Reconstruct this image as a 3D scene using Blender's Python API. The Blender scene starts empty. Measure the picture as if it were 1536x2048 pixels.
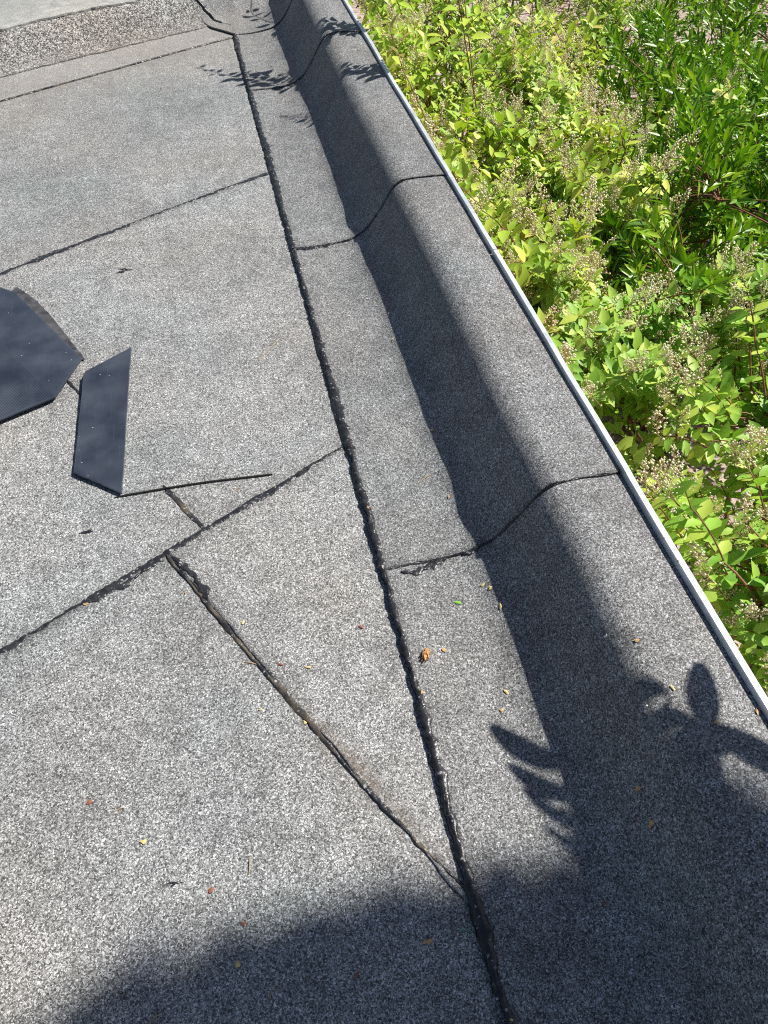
import bpy, math, random
import numpy as np
from mathutils import Vector, Matrix, Quaternion, noise as mnoise

R = math.radians
rng = np.random.default_rng(7)
random.seed(7)
scene = bpy.context.scene
col = scene.collection

# ------------------------------------------------------------------ camera
PITCH, YAW, CAMH, FPX = R(49.13), R(12.66), 1.0, 1538.0
cam_d = bpy.data.cameras.new('camera')
cam_d.sensor_fit = 'VERTICAL'; cam_d.sensor_height = 36.0; cam_d.sensor_width = 27.0
cam_d.lens = 36.0 * FPX / 2048.0
cam_d.clip_start = 0.02; cam_d.clip_end = 500
cam = bpy.data.objects.new('camera', cam_d); col.objects.link(cam)
cam.location = (0, 0, CAMH)
cam.rotation_euler = (R(90) - PITCH, 0, -YAW)
scene.camera = cam

# ------------------------------------------------------------------ sky, sun, exposure
SUN_EL, SUN_AZ = R(49.5), R(79.0)          # azimuth clockwise from +Y
SUN = Vector((math.cos(SUN_EL) * math.sin(SUN_AZ), math.cos(SUN_EL) * math.cos(SUN_AZ), math.sin(SUN_EL)))
w = bpy.data.worlds.new('World'); scene.world = w; w.use_nodes = True
nt = w.node_tree; nt.nodes.clear()
sky = nt.nodes.new('ShaderNodeTexSky'); sky.sky_type = 'NISHITA'; sky.sun_disc = False
sky.sun_elevation = SUN_EL; sky.sun_rotation = SUN_AZ
bg = nt.nodes.new('ShaderNodeBackground'); bg.inputs['Strength'].default_value = 0.05
wo = nt.nodes.new('ShaderNodeOutputWorld')
nt.links.new(sky.outputs[0], bg.inputs[0]); nt.links.new(bg.outputs[0], wo.inputs[0])
sun_d = bpy.data.lights.new('sun', 'SUN'); sun_d.energy = 5.0; sun_d.angle = R(0.53); sun_d.color = (1.0, 0.955, 0.88)
sun = bpy.data.objects.new('sun', sun_d); col.objects.link(sun)
sun.rotation_euler = SUN.to_track_quat('Z', 'Y').to_euler(); sun.location = (3, 0, 5)
scene.view_settings.view_transform = 'Standard'; scene.view_settings.look = 'None'
scene.view_settings.exposure = 0.58; scene.view_settings.gamma = 1.0
scene.view_settings.use_curve_mapping = False
scene.cycles.use_denoising = False
scene.cycles.filter_width = 1.15
scene.cycles.sample_clamp_indirect = 4.0

# ------------------------------------------------------------------ helpers
def tag(o, label=None, cat=None, group=None, kind=None):
    if label: o['label'] = label
    if cat: o['category'] = cat
    if group: o['group'] = group
    if kind: o['kind'] = kind
    return o

def empty(name, loc=(0, 0, 0)):
    o = bpy.data.objects.new(name, None); col.objects.link(o); o.location = loc
    o.empty_display_size = 0.1
    return o

def mesh_obj(name, verts, faces, mat, parent=None, smooth=False, link=True):
    me = bpy.data.meshes.new(name)
    me.from_pydata([tuple(v) for v in verts], [], [tuple(f) for f in faces])
    if smooth:
        me.polygons.foreach_set('use_smooth', [True] * len(me.polygons))
    if mat: me.materials.append(mat)
    me.update()
    o = bpy.data.objects.new(name, me)
    if link: col.objects.link(o)
    if parent:
        o.parent = parent
        o.matrix_parent_inverse = Matrix.Translation(-Vector(parent.location))
    return o

def inst(name, me, mw, parent):
    o = bpy.data.objects.new(name, me); col.objects.link(o)
    o.parent = parent; o.matrix_parent_inverse = Matrix.Translation(-Vector(parent.location))
    o.matrix_basis = mw
    return o

def ray(u, v):
    x = (u - 768) / FPX; y = (1024 - v) / FPX
    d = (x, math.cos(PITCH) + y * math.sin(PITCH), -math.sin(PITCH) + y * math.cos(PITCH))
    c, s = math.cos(YAW), math.sin(YAW)
    return Vector((c * d[0] + s * d[1], -s * d[0] + c * d[1], d[2]))

def at(u, v, z=0.0):                       # photograph pixel -> point on the level z
    d = ray(u, v); t = (z - CAMH) / d.z
    return Vector((0, 0, CAMH)) + t * d

def project(P):                            # (N,3) points -> pixel and depth, for sorting leaves by size
    P = np.asarray(P, float)
    c, s = math.cos(YAW), math.sin(YAW)
    xr = P[:, 0] * c - P[:, 1] * s; yf = P[:, 0] * s + P[:, 1] * c; zz = P[:, 2] - CAMH
    dep = yf * math.cos(PITCH) - zz * math.sin(PITCH)
    up = yf * math.sin(PITCH) + zz * math.cos(PITCH)
    dd = np.where(dep > 1e-3, dep, 1e-3)
    return 768 + FPX * xr / dd, 1024 - FPX * up / dd, dep

def n1(x, seed=0.0):
    return mnoise.noise(Vector((x, seed * 7.31 + 0.37, seed * 3.7 + 1.1)))
def n2(x, y, seed=0.0):
    return mnoise.noise(Vector((x, y, seed * 5.3 + 0.71)))

# ------------------------------------------------------------------ materials
def new_mat(name):
    m = bpy.data.materials.new(name); m.use_nodes = True
    t = m.node_tree; t.nodes.clear()
    out = t.nodes.new('ShaderNodeOutputMaterial'); b = t.nodes.new('ShaderNodeBsdfPrincipled')
    t.links.new(b.outputs[0], out.inputs[0])
    return m, t, b, out

def N(t, kind, **kw):
    n = t.nodes.new(kind)
    for k, v in kw.items():
        if k in n.inputs: n.inputs[k].default_value = v
        else: setattr(n, k, v)
    return n

def ramp(t, src, stops, interp='LINEAR'):
    r = t.nodes.new('ShaderNodeValToRGB'); r.color_ramp.interpolation = interp
    e = r.color_ramp.elements
    while len(e) < len(stops): e.new(0.5)
    for i, (p, c) in enumerate(stops):
        e[i].position = p
        e[i].color = (c, c, c, 1) if not hasattr(c, '__len__') else (*c, 1)
    t.links.new(src, r.inputs[0])
    return r

def mixc(t, fac, a, b, blend='MIX'):
    m = t.nodes.new('ShaderNodeMix'); m.data_type = 'RGBA'; m.blend_type = blend
    for val, idx in ((fac, 0), (a, 6), (b, 7)):
        if hasattr(val, 'links') or isinstance(val, bpy.types.NodeSocket): t.links.new(val, m.inputs[idx])
        elif hasattr(val, '__len__'): m.inputs[idx].default_value = (*val, 1)
        else: m.inputs[idx].default_value = val
    return m.outputs[2]

def math_n(t, op, a, b=0.0):
    m = t.nodes.new('ShaderNodeMath'); m.operation = op
    for i, v in enumerate((a, b)):
        if isinstance(v, bpy.types.NodeSocket): t.links.new(v, m.inputs[i])
        else: m.inputs[i].default_value = v
    return m.outputs[0]

def felt_material(name, scale=840.0, tint=(1, 1, 1), stops=None, bump=0.6, dist=0.0014):
    m, t, b, out = new_mat(name)
    tc = N(t, 'ShaderNodeTexCoord')
    wob = N(t, 'ShaderNodeTexNoise', Scale=230.0, Detail=1.0); t.links.new(tc.outputs['Object'], wob.inputs['Vector'])
    add = N(t, 'ShaderNodeVectorMath', operation='MULTIPLY_ADD')
    t.links.new(wob.outputs['Color'], add.inputs[0]); add.inputs[1].default_value = (0.0035, 0.0035, 0.0035)
    t.links.new(tc.outputs['Object'], add.inputs[2])
    v1 = N(t, 'ShaderNodeTexVoronoi', Scale=scale); t.links.new(add.outputs[0], v1.inputs['Vector'])
    v2 = N(t, 'ShaderNodeTexVoronoi', Scale=scale * 0.62); t.links.new(add.outputs[0], v2.inputs['Vector'])
    s1 = N(t, 'ShaderNodeSeparateColor'); t.links.new(v1.outputs['Color'], s1.inputs[0])
    s2 = N(t, 'ShaderNodeSeparateColor'); t.links.new(v2.outputs['Color'], s2.inputs[0])
    stops = stops or [(0.0, 0.05), (0.2, 0.09), (0.45, 0.18), (0.7, 0.31), (0.9, 0.46), (1.0, 0.66)]
    r1 = ramp(t, s1.outputs[0], stops)
    r2 = ramp(t, s2.outputs[1], stops)
    sel = math_n(t, 'GREATER_THAN', s2.outputs[0], 0.62)
    g = mixc(t, sel, r1.outputs[0], r2.outputs[0])
    # slow variation: weathering in soft blotches, faint green and brown tones
    no = N(t, 'ShaderNodeTexNoise', Scale=3.2, Detail=5.0, Roughness=0.6); t.links.new(tc.outputs['Object'], no.inputs['Vector'])
    rr = ramp(t, no.outputs['Fac'], [(0.3, 0.82), (0.7, 1.14)])
    g = mixc(t, 1.0, g, rr.outputs[0], 'MULTIPLY')
    no2 = N(t, 'ShaderNodeTexNoise', Scale=26.0, Detail=3.0); t.links.new(tc.outputs['Object'], no2.inputs['Vector'])
    rr2 = ramp(t, no2.outputs['Fac'], [(0.3, 0.84), (0.7, 1.1)])
    g = mixc(t, 1.0, g, rr2.outputs[0], 'MULTIPLY')
    no3 = N(t, 'ShaderNodeTexNoise', Scale=2.1, Detail=3.0); t.links.new(tc.outputs['Object'], no3.inputs['Vector'])
    tr = ramp(t, no3.outputs['Fac'], [(0.36, (0.95, 1.0, 1.0)), (0.5, (1, 1, 1)), (0.66, (1.03, 1.0, 0.96))])
    g = mixc(t, 1.0, g, tr.outputs[0], 'MULTIPLY')
    # dried puddle marks: faint darker patches with a defined rim
    no4 = N(t, 'ShaderNodeTexNoise', Scale=4.7, Detail=6.0, Roughness=0.55, Distortion=0.6); t.links.new(tc.outputs['Object'], no4.inputs['Vector'])
    pr = ramp(t, no4.outputs['Fac'], [(0.0, 1.0), (0.565, 1.0), (0.585, 0.89), (0.63, 0.95), (1.0, 0.97)])
    g = mixc(t, 1.0, g, pr.outputs[0], 'MULTIPLY')
    g = mixc(t, 1.0, g, tint, 'MULTIPLY')
    oi = N(t, 'ShaderNodeObjectInfo'); rs = ramp(t, oi.outputs['Random'], [(0, 0.93), (1, 1.07)])
    g = mixc(t, 1.0, g, rs.outputs[0], 'MULTIPLY')
    # dust and dirt laid down per vertex: r = beige dust, g = dark bitumen stain, b = brown silt
    at_ = N(t, 'ShaderNodeAttribute', attribute_name='wear')
    sp = N(t, 'ShaderNodeSeparateColor'); t.links.new(at_.outputs['Color'], sp.inputs[0])
    dn = N(t, 'ShaderNodeTexNoise', Scale=45.0, Detail=4.0); t.links.new(tc.outputs['Object'], dn.inputs['Vector'])
    dr = ramp(t, dn.outputs['Fac'], [(0.32, 0.35), (0.62, 1.0)])
    df = math_n(t, 'MULTIPLY', sp.outputs[0], dr.outputs[0])
    g = mixc(t, df, g, (0.285, 0.262, 0.235))
    sf = math_n(t, 'MULTIPLY', sp.outputs[1], dr.outputs[0])
    g = mixc(t, sf, g, (0.03, 0.031, 0.034))
    bf = math_n(t, 'MULTIPLY', sp.outputs[2], dr.outputs[0])
    g = mixc(t, bf, g, (0.17, 0.115, 0.07))
    t.links.new(g, b.inputs['Base Color'])
    b.inputs['Roughness'].default_value = 0.62; b.inputs['Specular IOR Level'].default_value = 0.35
    # relief of the flakes
    h = math_n(t, 'MULTIPLY', v1.outputs['Distance'], -0.6)
    hh = math_n(t, 'ADD', h, math_n(t, 'MULTIPLY', s1.outputs[1], 0.9))
    hh = math_n(t, 'ADD', hh, math_n(t, 'MULTIPLY', s2.outputs[2], 0.7))
    bp = N(t, 'ShaderNodeBump', Strength=bump, Distance=dist); t.links.new(hh, bp.inputs['Height'])
    t.links.new(bp.outputs[0], b.inputs['Normal'])
    return m

M = {}
M['felt'] = felt_material('felt_grey', tint=(1.135, 1.145, 1.15))
M['felt_strip'] = felt_material('felt_edge_strip', tint=(0.93, 0.94, 0.955))
M['felt_pale'] = felt_material('felt_pale_fine', scale=560.0, tint=(0.98, 1.0, 0.96),
                               stops=[(0, 0.22), (0.3, 0.29), (0.6, 0.36), (0.85, 0.42), (1, 0.5)], bump=0.45)
M['felt_coarse'] = felt_material('felt_coarse_mineral', scale=400.0, tint=(1.0, 0.97, 0.93),
                                 stops=[(0, 0.05), (0.36, 0.10), (0.5, 0.30), (0.72, 0.48), (1, 0.72)], bump=0.9, dist=0.004)

def bitumen_material(name, brown=False):
    m, t, b, out = new_mat(name)
    tc = N(t, 'ShaderNodeTexCoord')
    v = N(t, 'ShaderNodeTexVoronoi', Scale=330.0); t.links.new(tc.outputs['Object'], v.inputs['Vector'])
    s = N(t, 'ShaderNodeSeparateColor'); t.links.new(v.outputs['Color'], s.inputs[0])
    n = N(t, 'ShaderNodeTexNoise', Scale=70.0, Detail=4.0); t.links.new(tc.outputs['Object'], n.inputs['Vector'])
    thr = ramp(t, n.outputs['Fac'], [(0.42, 1.0), (0.75, 0.86)])
    sp = math_n(t, 'GREATER_THAN', s.outputs[0], thr.outputs[0])
    base = ramp(t, n.outputs['Fac'], [(0.3, (0.012, 0.0125, 0.015)), (0.7, (0.034, 0.035, 0.04))])
    c = base.outputs[0]
    if brown:
        n2_ = N(t, 'ShaderNodeTexNoise', Scale=22.0, Detail=5.0); t.links.new(tc.outputs['Object'], n2_.inputs['Vector'])
        r2 = ramp(t, n2_.outputs['Fac'], [(0.42, 0.0), (0.66, 0.8)])
        c = mixc(t, r2.outputs[0], c, (0.15, 0.12, 0.085))
    sc = ramp(t, s.outputs[1], [(0, 0.10), (1, 0.38)])
    c = mixc(t, sp, c, sc.outputs[0])
    t.links.new(c, b.inputs['Base Color'])
    rr = math_n(t, 'MAXIMUM', math_n(t, 'MULTIPLY', sp, 0.7), 0.33); t.links.new(rr, b.inputs['Roughness'])
    b.inputs['Specular IOR Level'].default_value = 0.45
    h = math_n(t, 'ADD', math_n(t, 'MULTIPLY', n.outputs['Fac'], 2.0), math_n(t, 'MULTIPLY', sp, 0.6))
    bp = N(t, 'ShaderNodeBump', Strength=0.7, Distance=0.003); t.links.new(h, bp.inputs['Height'])
    t.links.new(bp.outputs[0], b.inputs['Normal'])
    return m
M['bitumen'] = bitumen_material('bitumen')
M['bitumen_silt'] = bitumen_material('bitumen_silted', True)

def simple(name, colr, rough=0.6, metal=0.0, spec=0.5, noise_scale=None, amp=0.3, bump=0.0, bdist=0.002):
    m, t, b, out = new_mat(name)
    b.inputs['Base Color'].default_value = (*colr, 1); b.inputs['Roughness'].default_value = rough
    b.inputs['Metallic'].default_value = metal; b.inputs['Specular IOR Level'].default_value = spec
    if noise_scale:
        tc = N(t, 'ShaderNodeTexCoord')
        n = N(t, 'ShaderNodeTexNoise', Scale=noise_scale, Detail=5.0); t.links.new(tc.outputs['Object'], n.inputs['Vector'])
        r = ramp(t, n.outputs['Fac'], [(0.3, tuple(c * (1 - amp) for c in colr)), (0.7, tuple(min(1, c * (1 + amp)) for c in colr))])
        t.links.new(r.outputs[0], b.inputs['Base Color'])
        if bump:
            bp = N(t, 'ShaderNodeBump', Strength=bump, Distance=bdist); t.links.new(n.outputs['Fac'], bp.inputs['Height'])
            t.links.new(bp.outputs[0], b.inputs['Normal'])
    return m

def aluminium():
    m, t, b, out = new_mat('aluminium')
    tc = N(t, 'ShaderNodeTexCoord')
    n = N(t, 'ShaderNodeTexNoise', Scale=9.0, Detail=6.0, Roughness=0.65); t.links.new(tc.outputs['Object'], n.inputs['Vector'])
    c = ramp(t, n.outputs['Fac'], [(0.35, (0.66, 0.71, 0.755)), (0.6, (0.79, 0.835, 0.87))])
    v = N(t, 'ShaderNodeTexVoronoi', Scale=60.0); t.links.new(tc.outputs['Object'], v.inputs['Vector'])
    spot = ramp(t, v.outputs['Distance'], [(0.07, 1.0), (0.12, 0.0)])
    s = N(t, 'ShaderNodeSeparateColor'); t.links.new(v.outputs['Color'], s.inputs[0])
    k = math_n(t, 'MULTIPLY', spot.outputs[0], math_n(t, 'GREATER_THAN', s.outputs[0], 0.9))
    c2 = mixc(t, k, c.outputs[0], (0.16, 0.15, 0.13))
    gn = N(t, 'ShaderNodeTexNoise', Scale=34.0, Detail=7.0, Roughness=0.7); t.links.new(tc.outputs['Object'], gn.inputs['Vector'])
    gr = ramp(t, gn.outputs['Fac'], [(0.50, 0.0), (0.72, 0.55)])
    c2 = mixc(t, gr.outputs[0], c2, (0.30, 0.30, 0.28))
    t.links.new(c2, b.inputs['Base Color'])
    b.inputs['Metallic'].default_value = 0.45
    rr = ramp(t, n.outputs['Fac'], [(0.3, 0.34), (0.7, 0.5)]); t.links.new(rr.outputs[0], b.inputs['Roughness'])
    bp = N(t, 'ShaderNodeBump', Strength=0.12, Distance=0.002); t.links.new(n.outputs['Fac'], bp.inputs['Height'])
    t.links.new(bp.outputs[0], b.inputs['Normal'])
    return m
M['aluminium'] = aluminium()

def plate_material():
    m, t, b, out = new_mat('black_plastic_sheet')
    tc = N(t, 'ShaderNodeTexCoord')
    n = N(t, 'ShaderNodeTexNoise', Scale=14.0, Detail=5.0); t.links.new(tc.outputs['Object'], n.inputs['Vector'])
    base = ramp(t, n.outputs['Fac'], [(0.3, (0.020, 0.026, 0.040)), (0.72, (0.058, 0.068, 0.090))])  # black sheet; the blue of reflected sky is put into its base colour
    mp = N(t, 'ShaderNodeMapping'); mp.inputs['Scale'].default_value = (420, 14, 14); mp.inputs['Rotation'].default_value = (0, 0, R(-4))
    t.links.new(tc.outputs['Object'], mp.inputs['Vector'])
    sn = N(t, 'ShaderNodeTexNoise', Scale=1.0, Detail=2.0); t.links.new(mp.outputs[0], sn.inputs['Vector'])
    sr = ramp(t, sn.outputs['Fac'], [(0.6, 0.0), (0.85, 0.16)])
    c = mixc(t, sr.outputs[0], base.outputs[0], (0.16, 0.19, 0.24))
    v = N(t, 'ShaderNodeTexVoronoi', Scale=170.0); t.links.new(tc.outputs['Object'], v.inputs['Vector'])
    s = N(t, 'ShaderNodeSeparateColor'); t.links.new(v.outputs['Color'], s.inputs[0])
    szs = math_n(t, 'MULTIPLY', s.outputs[1], 0.2)
    spot_ = math_n(t, 'LESS_THAN', v.outputs['Distance'], szs)
    k = math_n(t, 'MULTIPLY', spot_, math_n(t, 'GREATER_THAN', s.outputs[0], 0.955))
    c = mixc(t, k, c, (0.36, 0.38, 0.4))
    t.links.new(c, b.inputs['Base Color'])
    rr = ramp(t, n.outputs['Fac'], [(0.3, 0.2), (0.7, 0.36)]); t.links.new(rr.outputs[0], b.inputs['Roughness'])
    bp = N(t, 'ShaderNodeBump', Strength=0.15, Distance=0.001); t.links.new(n.outputs['Fac'], bp.inputs['Height'])
    t.links.new(bp.outputs[0], b.inputs['Normal'])
    return m
M['plate'] = plate_material()
M['plate_edge'] = simple('weathered_black_sheet', (0.06, 0.06, 0.064), 0.5, noise_scale=60, amp=0.6)
M['black_strip'] = simple('black_strip_plastic', (0.016, 0.014, 0.013), 0.5, noise_scale=80, amp=0.4)

def leaf_material(name, stops, rough, trans, transcol, vein=0.0):
    m, t, b, out = new_mat(name)
    gi = N(t, 'ShaderNodeNewGeometry'); oi = N(t, 'ShaderNodeObjectInfo')
    f = math_n(t, 'FRACT', math_n(t, 'ADD', gi.outputs['Random Per Island'], oi.outputs['Random']))
    r = ramp(t, f, stops)
    tc = N(t, 'ShaderNodeTexCoord')
    n = N(t, 'ShaderNodeTexNoise', Scale=2.3, Detail=2.0); t.links.new(gi.outputs['Position'], n.inputs['Vector'])
    k = ramp(t, n.outputs['Fac'], [(0.35, (0.86, 0.95, 0.9)), (0.65, (1.12, 1.05, 1.0))])
    c = mixc(t, 1.0, r.outputs[0], k.outputs[0], 'MULTIPLY')
    t.links.new(c, b.inputs['Base Color'])
    b.inputs['Roughness'].default_value = rough; b.inputs['Specular IOR Level'].default_value = 0.45
    tr = N(t, 'ShaderNodeBsdfTranslucent')
    t.links.new(mixc(t, 1.0, c, transcol, 'MULTIPLY'), tr.inputs['Color'])
    mx = N(t, 'ShaderNodeMixShader'); mx.inputs[0].default_value = trans
    t.links.new(b.outputs[0], mx.inputs[1]); t.links.new(tr.outputs[0], mx.inputs[2]); t.links.new(mx.outputs[0], out.inputs[0])
    return m
M['leaf_lime'] = leaf_material('leaf_lime', [(0.0, (0.24, 0.40, 0.035)), (0.4, (0.39, 0.56, 0.055)), (0.75, (0.53, 0.65, 0.09)), (0.93, (0.62, 0.66, 0.10)), (1.0, (0.62, 0.52, 0.18))], 0.5, 0.27, (1.0, 1.1, 0.5))
M['leaf_mid'] = leaf_material('leaf_mid_green', [(0.0, (0.20, 0.40, 0.045)), (0.5, (0.34, 0.55, 0.075)), (0.85, (0.47, 0.62, 0.10)), (1.0, (0.54, 0.62, 0.11))], 0.5, 0.27, (0.95, 1.15, 0.5))
M['leaf_gloss'] = leaf_material('leaf_glossy_dark', [(0.0, (0.07, 0.18, 0.010)), (0.45, (0.15, 0.32, 0.018)), (0.8, (0.27, 0.47, 0.028)), (1.0, (0.42, 0.56, 0.06))], 0.36, 0.24, (1.1, 1.2, 0.4))
M['leaf_laurel'] = leaf_material('leaf_laurel', [(0.0, (0.04, 0.12, 0.02)), (1.0, (0.08, 0.2, 0.03))], 0.3, 0.15, (1.0, 1.2, 0.4))
M['leaf_tree'] = leaf_material('leaf_tree', [(0.0, (0.05, 0.12, 0.02)), (1.0, (0.1, 0.2, 0.04))], 0.5, 0.2, (1.0, 1.2, 0.4))
M['leaf_dry'] = leaf_material('leaf_dried', [(0.0, (0.42, 0.34, 0.18)), (0.6, (0.55, 0.47, 0.25)), (1.0, (0.45, 0.5, 0.2))], 0.7, 0.3, (1.0, 0.95, 0.7))
M['bud'] = leaf_material('bud_cream', [(0.0, (0.80, 0.70, 0.44)), (0.5, (0.90, 0.82, 0.58)), (1.0, (0.95, 0.90, 0.72))], 0.6, 0.12, (1, 1, 0.8))
M['stem_red'] = simple('stem_red_brown', (0.20, 0.085, 0.04), 0.6, noise_scale=40, amp=0.4, bump=0.3)
M['stem_axis'] = simple('panicle_axis', (0.52, 0.36, 0.20), 0.6)
M['bark'] = simple('bark', (0.10, 0.075, 0.055), 0.85, noise_scale=25, amp=0.5, bump=0.6, bdist=0.01)
M['brick'] = simple('red_brick', (0.30, 0.105, 0.07), 0.85, noise_scale=60, amp=0.4, bump=0.4)
M['mortar'] = simple('mortar', (0.36, 0.33, 0.29), 0.9, noise_scale=90, amp=0.3, bump=0.4)
M['render_wall'] = simple('wall_render', (0.40, 0.36, 0.31), 0.9, noise_scale=30, amp=0.2, bump=0.4)
M['soil'] = simple('gravel_soil', (0.36, 0.28, 0.235), 0.95, noise_scale=18, amp=0.45, bump=0.9, bdist=0.02)
M['pebble'] = leaf_material('gravel_pebbles', [(0.0, (0.22, 0.17, 0.14)), (0.4, (0.40, 0.31, 0.26)), (0.8, (0.50, 0.40, 0.33)), (1.0, (0.58, 0.52, 0.46))], 0.85, 0.0, (1, 1, 1))
M['granule'] = leaf_material('loose_granules', [(0.0, (0.08, 0.08, 0.08)), (0.5, (0.26, 0.26, 0.255)), (1.0, (0.5, 0.5, 0.48))], 0.7, 0.0, (1, 1, 1))
M['husk'] = simple('orange_husk', (0.45, 0.24, 0.09), 0.6, noise_scale=400, amp=0.5)
M['petal_yellow'] = simple('petal_yellow', (0.58, 0.47, 0.20), 0.6, noise_scale=300, amp=0.3)
M['petal_orange'] = simple('petal_orange', (0.52, 0.31, 0.13), 0.6, noise_scale=300, amp=0.3)
M['scrap_red'] = simple('scrap_red_brown', (0.25, 0.085, 0.05), 0.7)
M['scrap_green'] = simple('scrap_green', (0.22, 0.48, 0.07), 0.5)
M['thread_green'] = simple('thread_green', (0.02, 0.30, 0.16), 0.5)
M['chip_white'] = simple('chip_white', (0.8, 0.79, 0.75), 0.6)
M['twig_straw'] = simple('twig_straw', (0.42, 0.29, 0.14), 0.7)

# ------------------------------------------------------------------ roof surface
_px = np.array([-9, .19, .225, .26, .30, .34,   .371, .394, .411, .429, .46, .50, .54, 9.0])
_pz = np.array([0, 0, .0005, .004, .013, .036, .078, .118, .139, .148, .150, .149, .147, .147])
_fx = np.linspace(-0.1, 0.7, 1601)
_fz = np.interp(_fx, _px, _pz)
_k = np.exp(-0.5 * (np.arange(-40, 41) / 16.0) ** 2); _k /= _k.sum()
_fz = np.convolve(np.pad(_fz, 40, mode='edge'), _k, mode='valid')
def prof(x): return float(np.interp(x, _fx, _fz))
WP = (0.04, 3.333); WD = (0.895, 0.446); WN = (-0.446, 0.895)
def wall_d(x, y): return (x - WP[0]) * WN[0] + (y - WP[1]) * WN[1]
_wx = np.array([-9, -.03, 0, .03, .06, .085, .105, 9.0]); _wz = np.array([0, .001, .010, .042, .080, .099, .102, .102])
def wallz(d): return float(np.interp(d, _wx, _wz))
def smax(a, b, k=0.02):
    h = max(k - abs(a - b), 0) / k
    return max(a, b) + h * h * k * 0.25

AX, AY = 0.879, 0.477                      # the sheets run slantwise to the edge
def to_ab(x, y): return x * AX + y * AY, -x * AY + y * AX
def to_xy(a, b): return a * AX - b * AY, a * AY + b * AX
B_A, B_B, B_C, B_0 = 0.814, 1.796, 2.757, -0.167
A_D, A_E = 0.238, 0.315
def aR(b, x=0.178): return (x + AY * b) / AX
def und(x, y): return 0.0022 * n2(x * 3.1, y * 3.1, 1) + 0.0008 * n2(x * 11, y * 11, 2)
def z_c0(a, b): return 0.004 + 0.006 * math.exp(-(B_0 - b) / 0.08)
def z_c1(a, b): return 0.003 + 0.0028 * math.exp(-max(B_A - b, 0) / 0.08)
def z_c1b(a, b): return z_c1(a, b) + 0.0018 + 0.0006 * math.exp(-max(a - A_D, 0) / 0.05)
def z_c2(a, b): return 0.001 + 0.0022 * math.exp(-max(B_B - b, 0) / 0.08)
def z_c2b(a, b): return z_c2(a, b)
def z_c3(a, b): return 0.0
def fieldz(x, y):
    a, b = to_ab(x, y)
    if b < B_0: z = z_c0(a, b)
    elif b < B_A: z = z_c1b(a, b) if a > A_D else z_c1(a, b)
    elif b < B_B: z = z_c2b(a, b) if a > A_E else z_c2(a, b)
    else: z = z_c3(a, b)
    d = wall_d(x, y)
    if b > B_C: z += 0.004
    return z + und(x, y) + wallz(d)
SEAM_X = 0.160
STRIP_Y = [-1.28, -0.28, 0.715, 1.706, 2.695, 3.224]
def strip_off(y):
    for i in range(len(STRIP_Y) - 1):
        if y < STRIP_Y[i + 1]: return 0.0035 + 0.003 * math.exp(-max(y - STRIP_Y[i], 0) / 0.18)
    return 0.0075
def stripz(x, y, off):
    base = smax(prof(x), wallz(wall_d(x, y)))
    bl = min(max((x - 0.19) / 0.10, 0), 1); bl = bl * bl * (3 - 2 * bl)
    f = (fieldz(x, y) - wallz(wall_d(x, y)) + 0.0025) * (1 - bl)
    wob = (0.0075 * n2(x * 3, y * 2.6, 4) + 0.0014 * n2(x * 8, y * 8, 5) + 0.0007 * n2(x * 6 + y * 10, y * 17, 9)) * bl * (1 if x < .47 else max(0.25, 1 - (x - .47) / .05))
    return base + f + off * (0.35 + 0.65 * bl) + wob
def topz(x, y):
    return stripz(x, y, strip_off(y)) if x >= SEAM_X else fieldz(x, y)

roof = tag(empty('flat_roof'), 'grey mineral felt flat roof with raised edge, overlapping sheets and black seams', 'roof')

def set_wear(o, fn):
    me = o.data
    at_ = me.attributes.new('wear', 'FLOAT_COLOR', 'POINT')
    vals = np.zeros((len(me.vertices), 4), np.float32)
    for i, v in enumerate(me.vertices):
        vals[i, :3] = fn(v.co.x, v.co.y, v.co.z); vals[i, 3] = 1
    at_.data.foreach_set('color', vals.ravel())

def seg_dist(x, y, p, q):
    vx, vy = q[0] - p[0], q[1] - p[1]
    t = max(0, min(1, ((x - p[0]) * vx + (y - p[1]) * vy) / (vx * vx + vy * vy)))
    return math.hypot(x - p[0] - t * vx, y - p[1] - t * vy), t
D_P, D_Q = to_xy(A_D, B_A), (0.159, 0.225)
def wear_fn(x, y, z):
    d = wall_d(x, y)
    dust = 0.0
    if d < 0.02:
        dust = 0.58 * math.exp(-((d + 0.07) / 0.10) ** 2) + 0.28 * math.exp(-((d + 0.25) / 0.16) ** 2)
        dust *= max(0, min(1, (0.30 - x) / 0.2))
    a, b = to_ab(x, y)
    st = 0.34 * math.exp(-abs(b - B_A) / 0.014) * (1 if x < .17 else 0) + 0.16 * math.exp(-abs(b - B_B) / 0.016) * (1 if x < .17 else 0)
    st += 0.32 * math.exp(-abs(x - SEAM_X) / 0.012)
    dd, t = seg_dist(x, y, D_P, D_Q)
    st += 0.35 * math.exp(-dd / 0.012)
    silt = 0.6 * math.exp(-dd / 0.007) * math.exp(-((t - 0.70) / 0.16) ** 2)
    silt += 0.06 * math.exp(-dd / 0.03)
    return (min(dust, 1), min(st, 1), min(silt, 1))

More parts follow.
